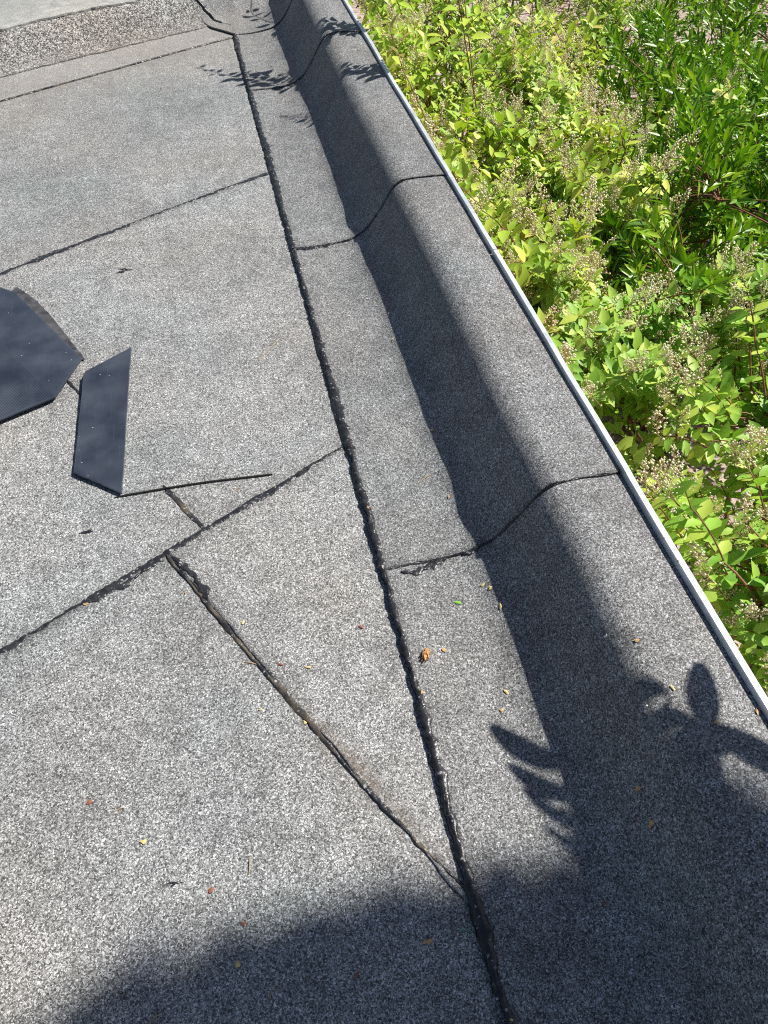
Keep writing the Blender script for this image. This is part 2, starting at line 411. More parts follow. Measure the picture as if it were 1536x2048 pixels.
def sheet(name, corners, zfn, mat, nu, nv, jit=(0.003, 0.003, 0.003, 0.003), thick=0.0035, seed=0, curl=None):
    """quad patch c00, c10, c11, c01 (in x, y), its four edges cut a little unevenly, with a real edge thickness"""
    c = [Vector((*p, 0)) for p in corners]
    V, F = [], []
    for j in range(nv + 1):
        t = j / nv
        for i in range(nu + 1):
            s = i / nu
            p = c[0].lerp(c[1], s).lerp(c[3].lerp(c[2], s), t)
            du = (c[1] - c[0]).normalized(); dv = (c[3] - c[0]).normalized()
            e = Vector((0, 0, 0))
            def rough(q, k): return n1(q * 38, seed + k) * 0.7 + n1(q * 130, seed + k + .5) * 0.5
            if i == 0: e += du * jit[0] * rough((p.x + p.y), 1)
            if i == nu: e += du * jit[1] * rough((p.x + p.y), 2)
            if j == 0: e += dv * jit[2] * rough((p.x - p.y), 3)
            if j == nv: e += dv * jit[3] * rough((p.x - p.y), 4)
            p = p + e
            z = zfn(p.x, p.y)
            if curl: z += curl(p.x, p.y, s, t)
            V.append((p.x, p.y, z))
    W = nu + 1
    for j in range(nv):
        for i in range(nu):
            F.append((j * W + i, j * W + i + 1, (j + 1) * W + i + 1, (j + 1) * W + i))
    ring = [i for i in range(W)] + [j * W + nu for j in range(1, nv + 1)] + [nv * W + i for i in range(nu - 1, -1, -1)] + [j * W for j in range(nv - 1, 0, -1)]
    n0 = len(V)
    for k in ring:
        x, y, z = V[k]; V.append((x, y, z - thick))
    for q in range(len(ring)):
        a_, b_ = ring[q], ring[(q + 1) % len(ring)]
        F.append((b_, a_, n0 + q, n0 + (q + 1) % len(ring)))
    # flip so that the top faces up
    p0, p1, p3 = Vector(V[0]), Vector(V[1]), Vector(V[W])
    if (p1 - p0).cross(p3 - p0).z < 0: F = [tuple(reversed(f)) for f in F]
    o = mesh_obj(name, V, F, mat, roof, smooth=True)
    me = o.data
    sm = [k < nu * nv for k in range(len(me.polygons))]
    me.polygons.foreach_set('use_smooth', sm)
    set_wear(o, wear_fn)
    return o

def abz(fn): return lambda x, y: fn(*to_ab(x, y)) + und(x, y) + wallz(wall_d(x, y))
LEFT = -3.2
# courses laid slantwise, the nearer over the farther
sheet('felt_sheet', [to_xy(LEFT, -2.2), to_xy(aR(-2.2), -2.2), to_xy(aR(B_0), B_0), to_xy(LEFT, B_0)], abz(z_c0), M['felt'], 40, 40, seed=1)
sheet('felt_sheet', [to_xy(LEFT, B_0 - .06), to_xy(aR(B_0 - .06), B_0 - .06), to_xy(aR(B_A), B_A), to_xy(LEFT, B_A)], abz(z_c1), M['felt'], 150, 60, seed=2)
sheet('felt_sheet', [to_xy(A_D, 0.035), to_xy(A_D + 0.008, 0.03), to_xy(aR(B_A), B_A), to_xy(A_D, B_A)], abz(z_c1b), M['felt'], 44, 90, jit=(.006, .002, .001, .003), seed=3)
sheet('felt_sheet', [to_xy(LEFT, B_A - .07), to_xy(aR(B_A - .07), B_A - .07), to_xy(aR(B_B), B_B), to_xy(LEFT, B_B)], abz(z_c2), M['felt'], 120, 60, seed=4)
sheet('felt_sheet', [to_xy(LEFT, B_B - .07), to_xy(aR(B_B - .07), B_B - .07), to_xy(aR(B_C + .1), B_C + .1), to_xy(LEFT, B_C + .1)], abz(z_c3), M['felt'], 100, 60, seed=6)
# sheet dressed against the far upstand, its front edge lying over the field
def wpt(l, d): return (WP[0] + WD[0] * l + WN[0] * d, WP[1] + WD[1] * l + WN[1] * d)
def lowz(x, y): return 0.0055 + und(x, y) + wallz(wall_d(x, y))
cC0 = to_xy(LEFT, B_C); cC1 = to_xy(aR(B_C, 0.165), B_C)
sheet('felt_sheet', [cC0, cC1, wpt(0.13, 0.02), wpt(-3.2, 0.02)], lowz, M['felt'], 140, 16, jit=(.003, .003, .004, .003), seed=7)
def facez(x, y): return 0.0095 + und(x, y) * 1.5 + wallz(wall_d(x, y))
sheet('upstand_sheet', [wpt(-3.2, -0.008), wpt(0.125, -0.02), wpt(0.02, 0.108), wpt(-3.2, 0.108)], facez, M['felt_coarse'], 200, 22, jit=(.003, .006, .005, .004), thick=0.004, seed=8)
def capz(x, y): return 0.0165 + und(x, y) * 2 + wallz(wall_d(x, y)) + 0.003 * n2(x * 14, y * 14, 6) * math.exp(-max(wall_d(x, y) - .09, 0) / .03)
sheet('capping_sheet', [wpt(-3.2, 0.088), wpt(0.02, 0.088), wpt(0.4, 1.6), wpt(-3.2, 1.6)], capz, M['felt_pale'], 220, 40, jit=(.003, .003, .010, .003), thick=0.006, seed=9)

# strips dressed over the raised edge, each lapping the nearer one
def strip(y0, y1, seed, far=False):
    o0 = 0.0095
    def zf(x, y):
        off = 0.0035 + 0.003 * math.exp(-max(y - y0, 0) / 0.18)
        return stripz(x, y, off)
    def curl(x, y, s, t):
        lip = math.exp(-max(y - y0, 0) / 0.016) * 0.0035 * max(0, n1(x * 9 + seed, seed) + 0.45) * (0.1 if x > .43 else 1 if x > .28 else 0.3)
        bulge = 0.006 * math.exp(-((y - y0 - 0.09) / 0.05) ** 2) * math.exp(-((x - 0.40) / 0.05) ** 2)
        return lip + bulge
    nx = 70
    return sheet('edge_strip', [(SEAM_X, y0), (0.5335, y0), (0.5335, y1), (SEAM_X, y1)], zf, M['felt_strip'], nx, int((y1 - y0) * 75), jit=(.004, .0, .003, .002), thick=0.0028, seed=seed, curl=curl)
for i in range(len(STRIP_Y) - 1):
    strip(STRIP_Y[i], STRIP_Y[i + 1] + 0.05, 20 + i)
# corner piece climbing the far upstand
def corner_z(x, y): return stripz(x, y, 0.0068)
sheet('edge_strip', [(SEAM_X, 3.224), (0.5335, 3.224), (0.5335, 4.6), (-1.0, 4.6)], corner_z, M['felt_strip'], 70, 90, jit=(.004, 0, .003, .002), thick=0.004, seed=31)

# ------------------------------------------------------------------ bitumen squeezed out of the laps
SPECKS = []                                # places where loose granules collect
def bead(path, width, side=0.0, h=0.0022, seed=0, mat='bitumen', step=0.004, specks=1.0, patch=0.5, zf=None, wfn=None):
    zf = zf or topz
    pts = []
    for i in range(len(path) - 1):
        p, q = Vector(path[i]), Vector(path[i + 1])
        n = max(2, int((q - p).length / step))
        for k in range(n): pts.append(p.lerp(q, k / n))
    pts.append(Vector(path[-1]))
    V, F = [], []
    L = 0.0
    for i, p in enumerate(pts):
        tg = (pts[min(i + 1, len(pts) - 1)] - pts[max(i - 1, 0)]).normalized()
        nr = Vector((-tg.y, tg.x))
        if i: L += (p - pts[i - 1]).length
        big = n1(L * 7, seed) * 0.5 + 0.5
        k = 0.40 + 1.1 * patch * max(0, big - 0.35) * 2 + 0.62 * (n1(L * 38, seed + 1)) + 0.5 * n1(L * 110, seed + 2)
        end = min(1, (i + 1) / 4, (len(pts) - i) / 4)
        if wfn: end *= wfn(p.x, p.y)
        wl = width * max(0.12, k) * end
        k2 = 0.40 + 1.1 * patch * max(0, big - 0.35) * 2 + 0.62 * n1(L * 38, seed + 5) + 0.5 * n1(L * 110, seed + 6)
        wr = width * max(0.12, k2) * end
        cx = p + nr * (side * width + 0.15 * width * n1(L * 20, seed + 3))
        hh = h * (0.7 + 0.6 * n1(L * 60, seed + 4))
        for f, zz in ((-1, -0.0025), (-0.72, 0.55), (-0.25, 0.95 + 0.8 * n1(L * 75, seed + 8)), (0.25, 0.95 + 0.8 * n1(L * 75, seed + 9)), (0.72, 0.55), (1, -0.0025)):
            q = cx + nr * (f * (wl if f < 0 else wr))
            z = zf(q.x, q.y)
            if abs(f) < 0.9:
                for o_ in (-0.006, 0.006): z = max(z, zf(q.x + nr.x * o_, q.y + nr.y * o_))
            V.append((q.x, q.y, z + (zz * hh if zz > 0 else zz)))
        if specks and random.random() < 0.14 * specks:
            for _ in range(2):
                o_ = random.gauss(0, 1.0) * (wl + wr) * 0.75
                q = cx + nr * o_
                inside = abs(o_) < (wl + wr) * 0.4
                SPECKS.append((q.x, q.y, zf(q.x, q.y) + (hh * 0.8 if inside else 0.0)))
    for i in range(len(pts) - 1):
        for k in range(5):
            a_ = i * 6 + k
            F.append((a_, a_ + 6, a_ + 7, a_ + 1))
    v0, v1, v6 = Vector(V[2]), Vector(V[3]), Vector(V[8])
    if (v6 - v0).cross(v1 - v0).z < 0: F = [tuple(reversed(f)) for f in F]
    return mesh_obj('bitumen_seam', V, F, M[mat], roof, smooth=True)

def seam_x(y): return SEAM_X - 0.003 + 0.0025 * n1(y * 5, 77)
def long_path(y0, y1, n=30): return [(seam_x(y0 + (y1 - y0) * k / n), y0 + (y1 - y0) * k / n) for k in range(n + 1)]
# the long seam at the foot of the strips, sheet by sheet
bead(long_path(-0.28, 0.715), 0.0105, -0.25, 0.0021, 101, patch=0.75)
bead(long_path(0.715, 1.706), 0.0105, -0.25, 0.0021, 102, patch=0.8)
bead(long_path(1.706, 2.695), 0.0105, -0.25, 0.0021, 103, patch=0.85)
bead(long_path(2.695, 3.224, 16), 0.0100, -0.25, 0.0023, 104, patch=0.9)
# slanting laps
def ab_path(b, a0, a1, n=16): return [to_xy(a0 + (a1 - a0) * k / n, b) for k in range(n + 1)]
bead(ab_path(B_A, -1.6, aR(B_A, 0.158)), 0.0100, 0.1, 0.0014, 111, patch=0.9, specks=0.9)
bead(ab_path(B_B, -1.4, aR(B_B, 0.158)), 0.0140, 0.25, 0.0010, 112, patch=0.8, specks=0.45)
bead(ab_path(B_C, -1.2, aR(B_C, 0.156)), 0.0026, -0.3, 0.0010, 113, patch=0.4, mat='bitumen_silt', specks=0.3)
bead(ab_path(B_0, -1.6, aR(B_0, 0.158)), 0.006, 0.3, 0.002, 114)
# end laps
bead([to_xy(A_D, B_A - 0.004), (-0.078, 0.635), (0.0, 0.494), (0.056, 0.388), (0.117, 0.290), (0.157, 0.228)], 0.0052, 0.0, 0.0007, 121, mat='bitumen_silt', patch=0.75, specks=1.2)
bead([to_xy(A_E, B_A + 0.006), to_xy(A_E, B_A + 0.14)], 0.006, 0.0, 0.002, 122, mat='bitumen_silt', patch=0.6, specks=1.2)
bead([to_xy(A_E + 0.004, B_A + 0.42), to_xy(A_E, B_A + 0.62)], 0.006, 0.0, 0.002, 123, patch=0.6)
# cross laps on the strips
def cross(y, seed, wd, x0=0.166, x1=0.53, patch=0.5, specks=0.5):
    bead([(x0 + (x1 - x0) * k / 24, y - 0.0015 + 0.0012 * n1(k * 0.7, seed)) for k in range(25)], wd, 0.0, 0.0014, seed, patch=patch, specks=specks, wfn=lambda x, y: 1.5 - 0.9 * min(1, max(0, (x - .20) / .12)) if x < .36 else (0.55 if x < .44 else 0.14))
cross(0.715, 131, 0.0030); cross(1.706, 132, 0.0034); cross(2.695, 133, 0.0040); cross(3.224, 134, 0.0038)
# thick tongues of bitumen near the seam
def blob(path, w0, seed, h=0.0026):
    bead(path, w0, 0.0, h, seed, patch=0.2, step=0.003, specks=0.25)
blob([(0.186, 0.703), (0.205, 0.6985), (0.232, 0.706), (0.262, 0.712)], 0.016, 141)
blob([(0.290, 0.711), (0.325, 0.714)], 0.010, 142)
blob([(0.165, 1.700), (0.20, 1.695), (0.25, 1.700)], 0.012, 143)
blob([to_xy(0.10, B_A - 0.006), to_xy(0.17, B_A - 0.010), to_xy(0.235, B_A - 0.004)], 0.015, 144)
blob([to_xy(0.242, 0.80), to_xy(0.248, 0.74), to_xy(0.24, 0.69)], 0.013, 145)
# dark joint climbing the far upstand and ragged edge of the capping
bead([wpt(0.10, -0.06), wpt(0.075, -0.01), wpt(0.045, 0.04), wpt(0.01, 0.09), wpt(-0.01, 0.12)], 0.008, 0.0, 0.004, 151, patch=0.6,
     zf=lambda x, y: max(facez(x, y), 0) + 0.002)
# loose granules gathered along the seams
def rock_cloud(name, pts, smin, smax, mat, parent=None, flat=0.7):
    T = np.array([(1, 0, 0), (-.5, .87, 0), (-.5, -.87, 0), (.1, .1, .8), (0, 0, -.6)], float)
    TF = np.array([(0, 1, 3), (1, 2, 3), (2, 0, 3), (1, 0, 4), (2, 1, 4), (0, 2, 4)])
    n = len(pts); P = np.array(pts, float)
    s = rng.uniform(smin, smax, n); an = rng.uniform(0, 6.283, n); st = rng.uniform(0.6, 1.4, n)
    c, si = np.cos(an), np.sin(an)
    V = np.empty((n, 5, 3))
    for k in range(5):
        x, y, z = T[k] + rng.normal(0, 0.18, (n, 3)).T.reshape(3, n).T[0] * 0
        xx = x * st + rng.normal(0, .15, n); yy = y + rng.normal(0, .15, n)
        V[:, k, 0] = P[:, 0] + s * (xx * c - yy * si); V[:, k, 1] = P[:, 1] + s * (xx * si + yy * c)
        V[:, k, 2] = P[:, 2] + s * (z * flat + rng.normal(0, .08, n))
    F = (TF[None] + (np.arange(n) * 5)[:, None, None]).reshape(-1, 3)
    return mesh_obj(name, V.reshape(-1, 3), F, mat, parent)
sp = [p for p in SPECKS if p[0] > -1.2 and -0.1 < p[1] < 3.6]
tag(rock_cloud('loose_granules', sp, 0.0005, 0.0011, M['granule'], roof), kind='stuff')

# black smears on the felt
def smear(u, v, n, spread, seed):
    rr = random.Random(seed); V, F = [], []
    c = at(u, v)
    for _ in range(n):
        x = c.x + rr.gauss(0, spread); y = c.y + rr.gauss(0, spread * 0.35)
        L_ = rr.uniform(0.004, 0.012); wd = rr.uniform(0.001, 0.0025); an = rr.gauss(0.1, 0.3)
        k0 = len(V)
        for q in range(7):
            th = q / 7 * 6.283
            dx, dy = math.cos(th) * L_, math.sin(th) * wd
            xx = x + dx * math.cos(an) - dy * math.sin(an); yy = y + dx * math.sin(an) + dy * math.cos(an)
            V.append((xx, yy, topz(xx, yy) + 0.0006))
        V.append((x, y, topz(x, y) + 0.0014))
        for q in range(7): F.append((k0 + q, k0 + (q + 1) % 7, k0 + 7))
    return mesh_obj('bitumen_smear', V, F, M['bitumen'], roof)
smear(248, 543, 14, 0.010, 3); smear(350, 1772, 2, 0.004, 4); smear(180, 1065, 2, 0.003, 5)

# ------------------------------------------------------------------ aluminium edge trim, two lengths
def trim(y0, y1, seed):
    prof_ = [(0.5275, 0.1495), (0.5312, 0.1505), (0.5318, 0.161), (0.5328, 0.1628), (0.5402, 0.1632), (0.5420, 0.1617), (0.5427, 0.158), (0.5427, 0.100), (0.550, 0.092), (0.547, 0.090), (0.541, 0.098), (0.540, 0.1455)]
    n = max(2, int((y1 - y0) / 0.03)); m_ = len(prof_)
    V, F = [], []
    for j in range(n + 1):
        y = y0 + (y1 - y0) * j / n
        dx = 0.0020 * n1(y * 2.3, seed) + 0.0008 * n1(y * 9, seed); dz = 0.0012 * n1(y * 2.9, seed + 1)
        for (x, z) in prof_: V.append((x + dx, y, z + dz + (topz(0.50, y) - 0.157) * 0.5))
    for j in range(n):
        for k in range(m_):
            a_, b_ = j * m_ + k, j * m_ + (k + 1) % m_
            F.append((a_, b_, b_ + m_, a_ + m_))
    F.append(tuple(range(m_))[::-1]); F.append(tuple(n * m_ + k for k in range(m_)))
    o = mesh_obj('edge_trim', V, F, M['aluminium'], roof)
    return o
JOINT = 1.352
t1 = trim(-1.6, JOINT - 0.0015, 1); t2 = trim(JOINT + 0.0015, 4.6, 2)
# wall that carries the roof
def box(name, x0, x1, y0, y1, z0, z1, mat, parent):
    V = [(x0, y0, z0), (x1, y0, z0), (x1, y1, z0), (x0, y1, z0), (x0, y0, z1), (x1, y0, z1), (x1, y1, z1), (x0, y1, z1)]
    F = [(0, 3, 2, 1), (4, 5, 6, 7), (0, 1, 5, 4), (1, 2, 6, 5), (2, 3, 7, 6), (3, 0, 4, 7)]
    return mesh_obj(name, V, F, mat, parent)
GZ = -1.9
box('wall', 0.33, 0.525, -1.6, 4.6, GZ, -0.05, M['render_wall'], roof)
box('fascia_board', 0.515, 0.538, -1.6, 4.6, -0.10, 0.14, M['bark'], roof)

# ------------------------------------------------------------------ garden ground
g = mesh_obj('ground', [(-60, -60, GZ), (80, -60, GZ), (80, 80, GZ), (-60, 80, GZ)], [(0, 1, 2, 3)], M['soil'])
tag(g, kind='structure')
pp = []
for _ in range(9000):
    x, y = random.uniform(0.55, 3.6), random.uniform(0.0, 4.2)
    pp.append((x, y, GZ + random.uniform(0, 0.012)))
tag(rock_cloud('gravel', pp, 0.008, 0.022, M['pebble'], None, 0.8), 'pinkish beige gravel under the shrubs beside the roof', 'gravel', kind='stuff')
# low red brick wall beside the roof, seen in the gap behind the trim
bw = tag(empty('brick_wall', (0.72, 2.2, GZ)), 'low red brick wall just behind the roof edge, mostly hidden by leaves', 'wall')
box('mortar_core', 0.672, 0.768, 1.52, 3.02, GZ, -0.232, M['mortar'], bw)
bm_ = box('brick', -0.051, 0.051, -0.1075, 0.1075, -0.0325, 0.0325, M['brick'], None)
bmd = bm_.data; bpy.data.objects.remove(bm_)
for cz in range(6):
    for k in range(7):
        yy = 1.60 + k * 0.225 + (0.11 if cz % 2 else 0.0)
        if yy > 3.0: continue
        zc = -0.26 - cz * 0.075
        mw = Matrix.Translation((0.72 + random.uniform(-.002, .002), yy, zc)) @ Matrix.Rotation(random.uniform(-.01, .01), 4, 'Z')
        inst('brick', bmd, mw, bw)

# ------------------------------------------------------------------ black sheet offcuts lying on the felt
def plate(name, pts, z0, thick, mat, jit=0.0, warp=None, sub=10, label=None, cat='sheet'):
    """flat polygon with thickness; pts are (x, y) corners in order"""
    P = []
    for i in range(len(pts)):
        p, q = Vector(pts[i]), Vector(pts[(i + 1) % len(pts)])
        n = sub
        for k in range(n):
            r = p.lerp(q, k / n)
            if jit and k: r = r + Vector((-(q - p).y, (q - p).x)).normalized() * random.uniform(-jit, jit)
            P.append(r)
    c = sum((Vector(p) for p in pts), Vector((0, 0))) / len(pts)
    V = []
    wz = warp or (lambda x, y: 0.0)
    rings = [1.0, 0.985, 0.6, 0.25]
    for f in rings:
        for p in P:
            q = c + (p - c) * f
            V.append((q.x, q.y, z0 + thick - (0.0006 if f == 1.0 else 0) + wz(q.x, q.y)))
    n = len(P); V.append((c.x, c.y, z0 + thick + wz(c.x, c.y)))
    b0 = len(V)
    for p in P: V.append((p.x, p.y, z0 + wz(p.x, p.y)))
    V.append((c.x, c.y, z0 + wz(c.x, c.y)))
    F = []
    for r_ in range(len(rings) - 1):
        for i in range(n):
            j = (i + 1) % n
            F.append((r_ * n + i, r_ * n + j, (r_ + 1) * n + j, (r_ + 1) * n + i))
    for i in range(n):
        j = (i + 1) % n; l = (len(rings) - 1) * n
        F.append((l + i, l + j, 4 * n))
        F.append((b0 + i, b0 + j, j, i))
        F.append((b0 + j, b0 + i, b0 + n))
    area = sum(P[i].x * P[(i + 1) % n].y - P[(i + 1) % n].x * P[i].y for i in range(n))
    if area < 0: F = [tuple(reversed(f)) for f in F]
    return mesh_obj(name, V, F, mat)

def pxy(u, v, z=0.012): p = at(u, v, z); return (p.x, p.y)
# big eight-sided offcut at the left border
oct_pts = [pxy(0, 574), pxy(30, 584), pxy(163, 716), pxy(110, 795), pxy(0, 842), (-0.60, 1.20), (-0.80, 1.33), (-0.80, 1.56), (-0.66, 1.70)]
big = tag(empty('octagonal_sheet', (-0.55, 1.45, 0.008)), 'large black eight-sided plastic offcut with ribbed corner, cut by the left border', 'sheet')
warp1 = lambda x, y: 0.002 * math.sin(x * 9 + y * 5)
pl = plate('panel', oct_pts, 0.0100, 0.0035, M['plate'], warp=warp1); pl.parent = big; pl.matrix_parent_inverse = Matrix.Translation(-Vector(big.location))
# ribs: straight fine ridges over the near corner of the sheet
rd = (Vector(pxy(110, 795)) - Vector(pxy(0, 690))).normalized(); rn = Vector((rd.y, -rd.x))
if rn.y > 0: rn = -rn
V, F = [], []
o0 = Vector(pxy(104, 790))
def inside(p):
    s = None
    for i in range(len(oct_pts)):
        a_, b_ = Vector(oct_pts[i]), Vector(oct_pts[(i + 1) % len(oct_pts)])
        cr = (b_ - a_).x * (p - a_).y - (b_ - a_).y * (p - a_).x
        dist_ = cr / (b_ - a_).length
        if s is None: s = 1 if dist_ > 0 else -1
        if dist_ * s < 0.004: return False
    return True
for k in range(80):
    base = o0 + rn * (0.0042 * k)
    ts = [t_ * 0.004 for t_ in range(-120, 40) if inside(base + rd * (t_ * 0.004))]
    if len(ts) < 3: continue
    for (ta, tb) in ((ts[0], ts[-1]),):
        k0 = len(V)
        for t_ in (ta, (ta + tb) / 2, tb):
            p = base + rd * t_; z = 0.0135 + warp1(p.x, p.y)
            for off, hz in ((-0.0014, -0.0003), (-0.0006, 0.0005), (0.0006, 0.0005), (0.0014, -0.0003)):
                q = p + rn * off; V.append((q.x, q.y, z + hz))
        for i in range(2):
            for c_ in range(3):
                a_ = k0 + i * 4 + c_; F.append((a_, a_ + 1, a_ + 5, a_ + 4))
v0 = Vector(V[0])
if (Vector(V[1]) - v0).cross(Vector(V[4]) - v0).z < 0: F = [tuple(reversed(f)) for f in F]
mesh_obj('ribbing', V, F, M['plate'], big)
# thin weathered sheet peeking out from under it
und_pts = [pxy(34, 574, .006), pxy(70, 600, .006), pxy(100, 630, .006), pxy(135, 672, .006), pxy(170, 718, .006), pxy(150, 722, .006), pxy(60, 640, .006), pxy(10, 590, .006)]
us = plate('under_sheet', und_pts, 0.0058, 0.0020, M['plate_edge'], jit=0.0012, warp=lambda x, y: 0.0012 * math.sin(x * 40))
tag(us, 'thin weathered grey sheet edge peeking out from under the eight-sided offcut', 'sheet')
# long four-sided offcut
q_pts = [pxy(263, 697), pxy(172, 744), pxy(167, 752), pxy(147, 945, .010), pxy(243, 986, .010)]
ws = lambda x, y: 0.0025 * math.sin((x + y) * 7) + 0.006 * max(0, (y - 1.2)) 
qp = plate('panel_offcut', q_pts, 0.0088, 0.0035, M['plate'], jit=0.0006, warp=ws, sub=16)
tag(qp, 'long four-sided black plastic offcut lying alone right of the eight-sided one', 'sheet')
# narrow strip on edge
def bar(name, p, q, wd, h, mat, z, bow=0.004):
    p, q = Vector(p), Vector(q); d = (q - p).normalized(); nr = Vector((-d.y, d.x))
    V, F = [], []; n = 14
    for i in range(n + 1):
        t = i / n; c = p.lerp(q, t) + nr * bow * math.sin(t * 3.14)
        ww = wd * (0.35 if i in (0, n) else 1.0) * (1 + 0.15 * n1(t * 9, 3)); hh = h * (0.5 if i == 0 else 1.0)
        zz = max(z, topz(c.x, c.y) + 0.0005)
        for s_, k in ((-1, 0), (-1, 1), (1, 1), (1, 0)):
            r = c + nr * s_ * ww * 0.5; V.append((r.x, r.y, zz + k * hh))
    for i in range(n):
        for k in range(4):
            a_, b_ = i * 4 + k, i * 4 + (k + 1) % 4
            F.append((a_, b_, b_ + 4, a_ + 4))
    F.append((3, 2, 1, 0)); F.append(tuple(n * 4 + k for k in range(4)))
    return mesh_obj(name, V, F, mat)
tag(bar('thin_strip', pxy(228, 993, .006), pxy(545, 947, .006), 0.0024, 0.0035, M['black_strip'], 0.002), 'thin black plastic strip lying on the felt below the offcuts', 'strip')

# ------------------------------------------------------------------ plants
LEAF_F = [(0, 1, 4), (1, 2, 5, 4), (2, 3, 5), (0, 6, 1), (1, 6, 7, 2), (2, 7, 3)]
def leaf_template(wd, droop, fold, belly=0.45):
    # 0 base, 1-2 on the midrib, 3 tip, 4-5 left margin, 6-7 right margin; unit length along x
    return np.array([(0, 0, 0), (.34, 0, -.02 - droop * .12), (.68, 0, -.02 - droop * .46), (1, 0, -droop),
                     (.30, wd * .98, fold - droop * .1), (.64, wd * .80, fold * .85 - droop * .42),
                     (.30, -wd * .98, fold - droop * .1), (.64, -wd * .80, fold * .85 - droop * .42)])

def leaf_cloud(name, T, pos, rot, size, mat, parent, kind='stuff'):
    n = len(pos)
    V = np.einsum('nij,kj->nki', rot, T) * size[:, None, None] + pos[:, None, :]
    tri = []
    for f in LEAF_F:
        if len(f) == 3: tri.append(f)
        else: tri.append((f[0], f[1], f[2])); tri.append((f[0], f[2], f[3]))
    tri = np.array(tri)
    F = (tri[None] + (np.arange(n) * 8)[:, None, None]).reshape(-1, 3)
    me = bpy.data.meshes.new(name)
    me.vertices.add(n * 8); me.vertices.foreach_set('co', V.reshape(-1).astype(np.float32))
    me.loops.add(len(F) * 3); me.loops.foreach_set('vertex_index', F.reshape(-1).astype(np.int32))
    me.polygons.add(len(F)); me.polygons.foreach_set('loop_start', (np.arange(len(F)) * 3).astype(np.int32))
    me.polygons.foreach_set('use_smooth', [True] * len(F))
    me.materials.append(mat); me.update(calc_edges=True)
    o = bpy.data.objects.new(name, me); col.objects.link(o)
    if parent: o.parent = parent; o.matrix_parent_inverse = Matrix.Translation(-Vector(parent.location))
    if kind: o['kind'] = kind
    return o

def tube(V, F, pts, r0, r1, sides=5):
    k0 = len(V); n = len(pts)
    for i, p in enumerate(pts):
        tg = (pts[min(i + 1, n - 1)] - pts[max(i - 1, 0)]).normalized()
        u_ = tg.orthogonal().normalized(); v_ = tg.cross(u_)
        r = r0 + (r1 - r0) * i / (n - 1)
        for s in range(sides):
            a_ = 6.283 * s / sides
            V.append(tuple(p + (u_ * math.cos(a_) + v_ * math.sin(a_)) * r))
    for i in range(n - 1):
        for s in range(sides):
            a_, b_ = k0 + i * sides + s, k0 + i * sides + (s + 1) % sides
            F.append((a_, b_, b_ + sides, a_ + sides))

def bez(p0, p1, p2, n):
    return [p0 * (1 - t) ** 2 + p1 * 2 * t * (1 - t) + p2 * t * t for t in [k / n for k in range(n + 1)]]

def frame(x_dir, up):
    x = x_dir.normalized(); z = (up - x * up.dot(x))
    if z.length < 1e-4: z = x.orthogonal()
    z.normalize(); y = z.cross(x)
    return np.array([[x.x, y.x, z.x], [x.y, y.y, z.y], [x.z, y.z, z.z]])

def panicle_mesh(seed, length, nb):
    rr = random.Random(seed); V, F = [], []; VB, FB = [], []
    ax = [Vector((0, 0, 0)), Vector((0.004 * rr.uniform(-1, 1), 0.004 * rr.uniform(-1, 1), length * .5)), Vector((0.01 * rr.uniform(-1, 1), 0.01 * rr.uniform(-1, 1), length))]
    tube(V, F, ax, 0.0011, 0.0006, 4)
    nax = len(F)
    for k in range(nb):
        t = (k + rr.random()) / nb
        rad = (0.026 * (1 - t) + 0.005) * rr.uniform(0.35, 1.1)
        an = k * 2.4 + rr.uniform(-.5, .5)
        c = ax[0].lerp(ax[2], 0.12 + 0.88 * t) + Vector((math.cos(an) * rad, math.sin(an) * rad, rr.uniform(0.0, 0.008)))
        if k % 2 == 0: tube(V, F, [ax[0].lerp(ax[2], max(0, 0.06 + 0.85 * t)), c], 0.0005, 0.0004, 3); nax = len(F)
    for k in range(nb):
        pass
    rr = random.Random(seed)
    rr.uniform(-1, 1); rr.uniform(-1, 1); rr.uniform(-1, 1); rr.uniform(-1, 1)
    nax = len(F)
    for k in range(nb):
        t = (k + rr.random()) / nb
        rad = (0.026 * (1 - t) + 0.005) * rr.uniform(0.35, 1.1)
        an = k * 2.4 + rr.uniform(-.5, .5)
        c = ax[0].lerp(ax[2], 0.12 + 0.88 * t) + Vector((math.cos(an) * rad, math.sin(an) * rad, rr.uniform(0.0, 0.008)))
        s = rr.uniform(0.0022, 0.0033); k0 = len(V)
        for d in ((1, 0, 0), (0, 1, 0), (-1, 0, 0), (0, -1, 0), (0, 0, 1.25), (0, 0, -1.1)): V.append(tuple(c + Vector(d) * s))
        for f in ((0, 1, 4), (1, 2, 4), (2, 3, 4), (3, 0, 4), (1, 0, 5), (2, 1, 5), (3, 2, 5), (0, 3, 5)): F.append(tuple(k0 + q for q in f))
    me = bpy.data.meshes.new('flower_panicle'); me.from_pydata(V, [], F)
    me.materials.append(M['stem_axis']); me.materials.append(M['bud'])
    me.polygons.foreach_set('material_index', [0] * nax + [1] * (len(F) - nax))
    me.polygons.foreach_set('use_smooth', [True] * len(F)); me.update()
    return me
PANICLES = [panicle_mesh(50 + k, 0.050 + 0.010 * k, 26 + 5 * k) for k in range(5)]

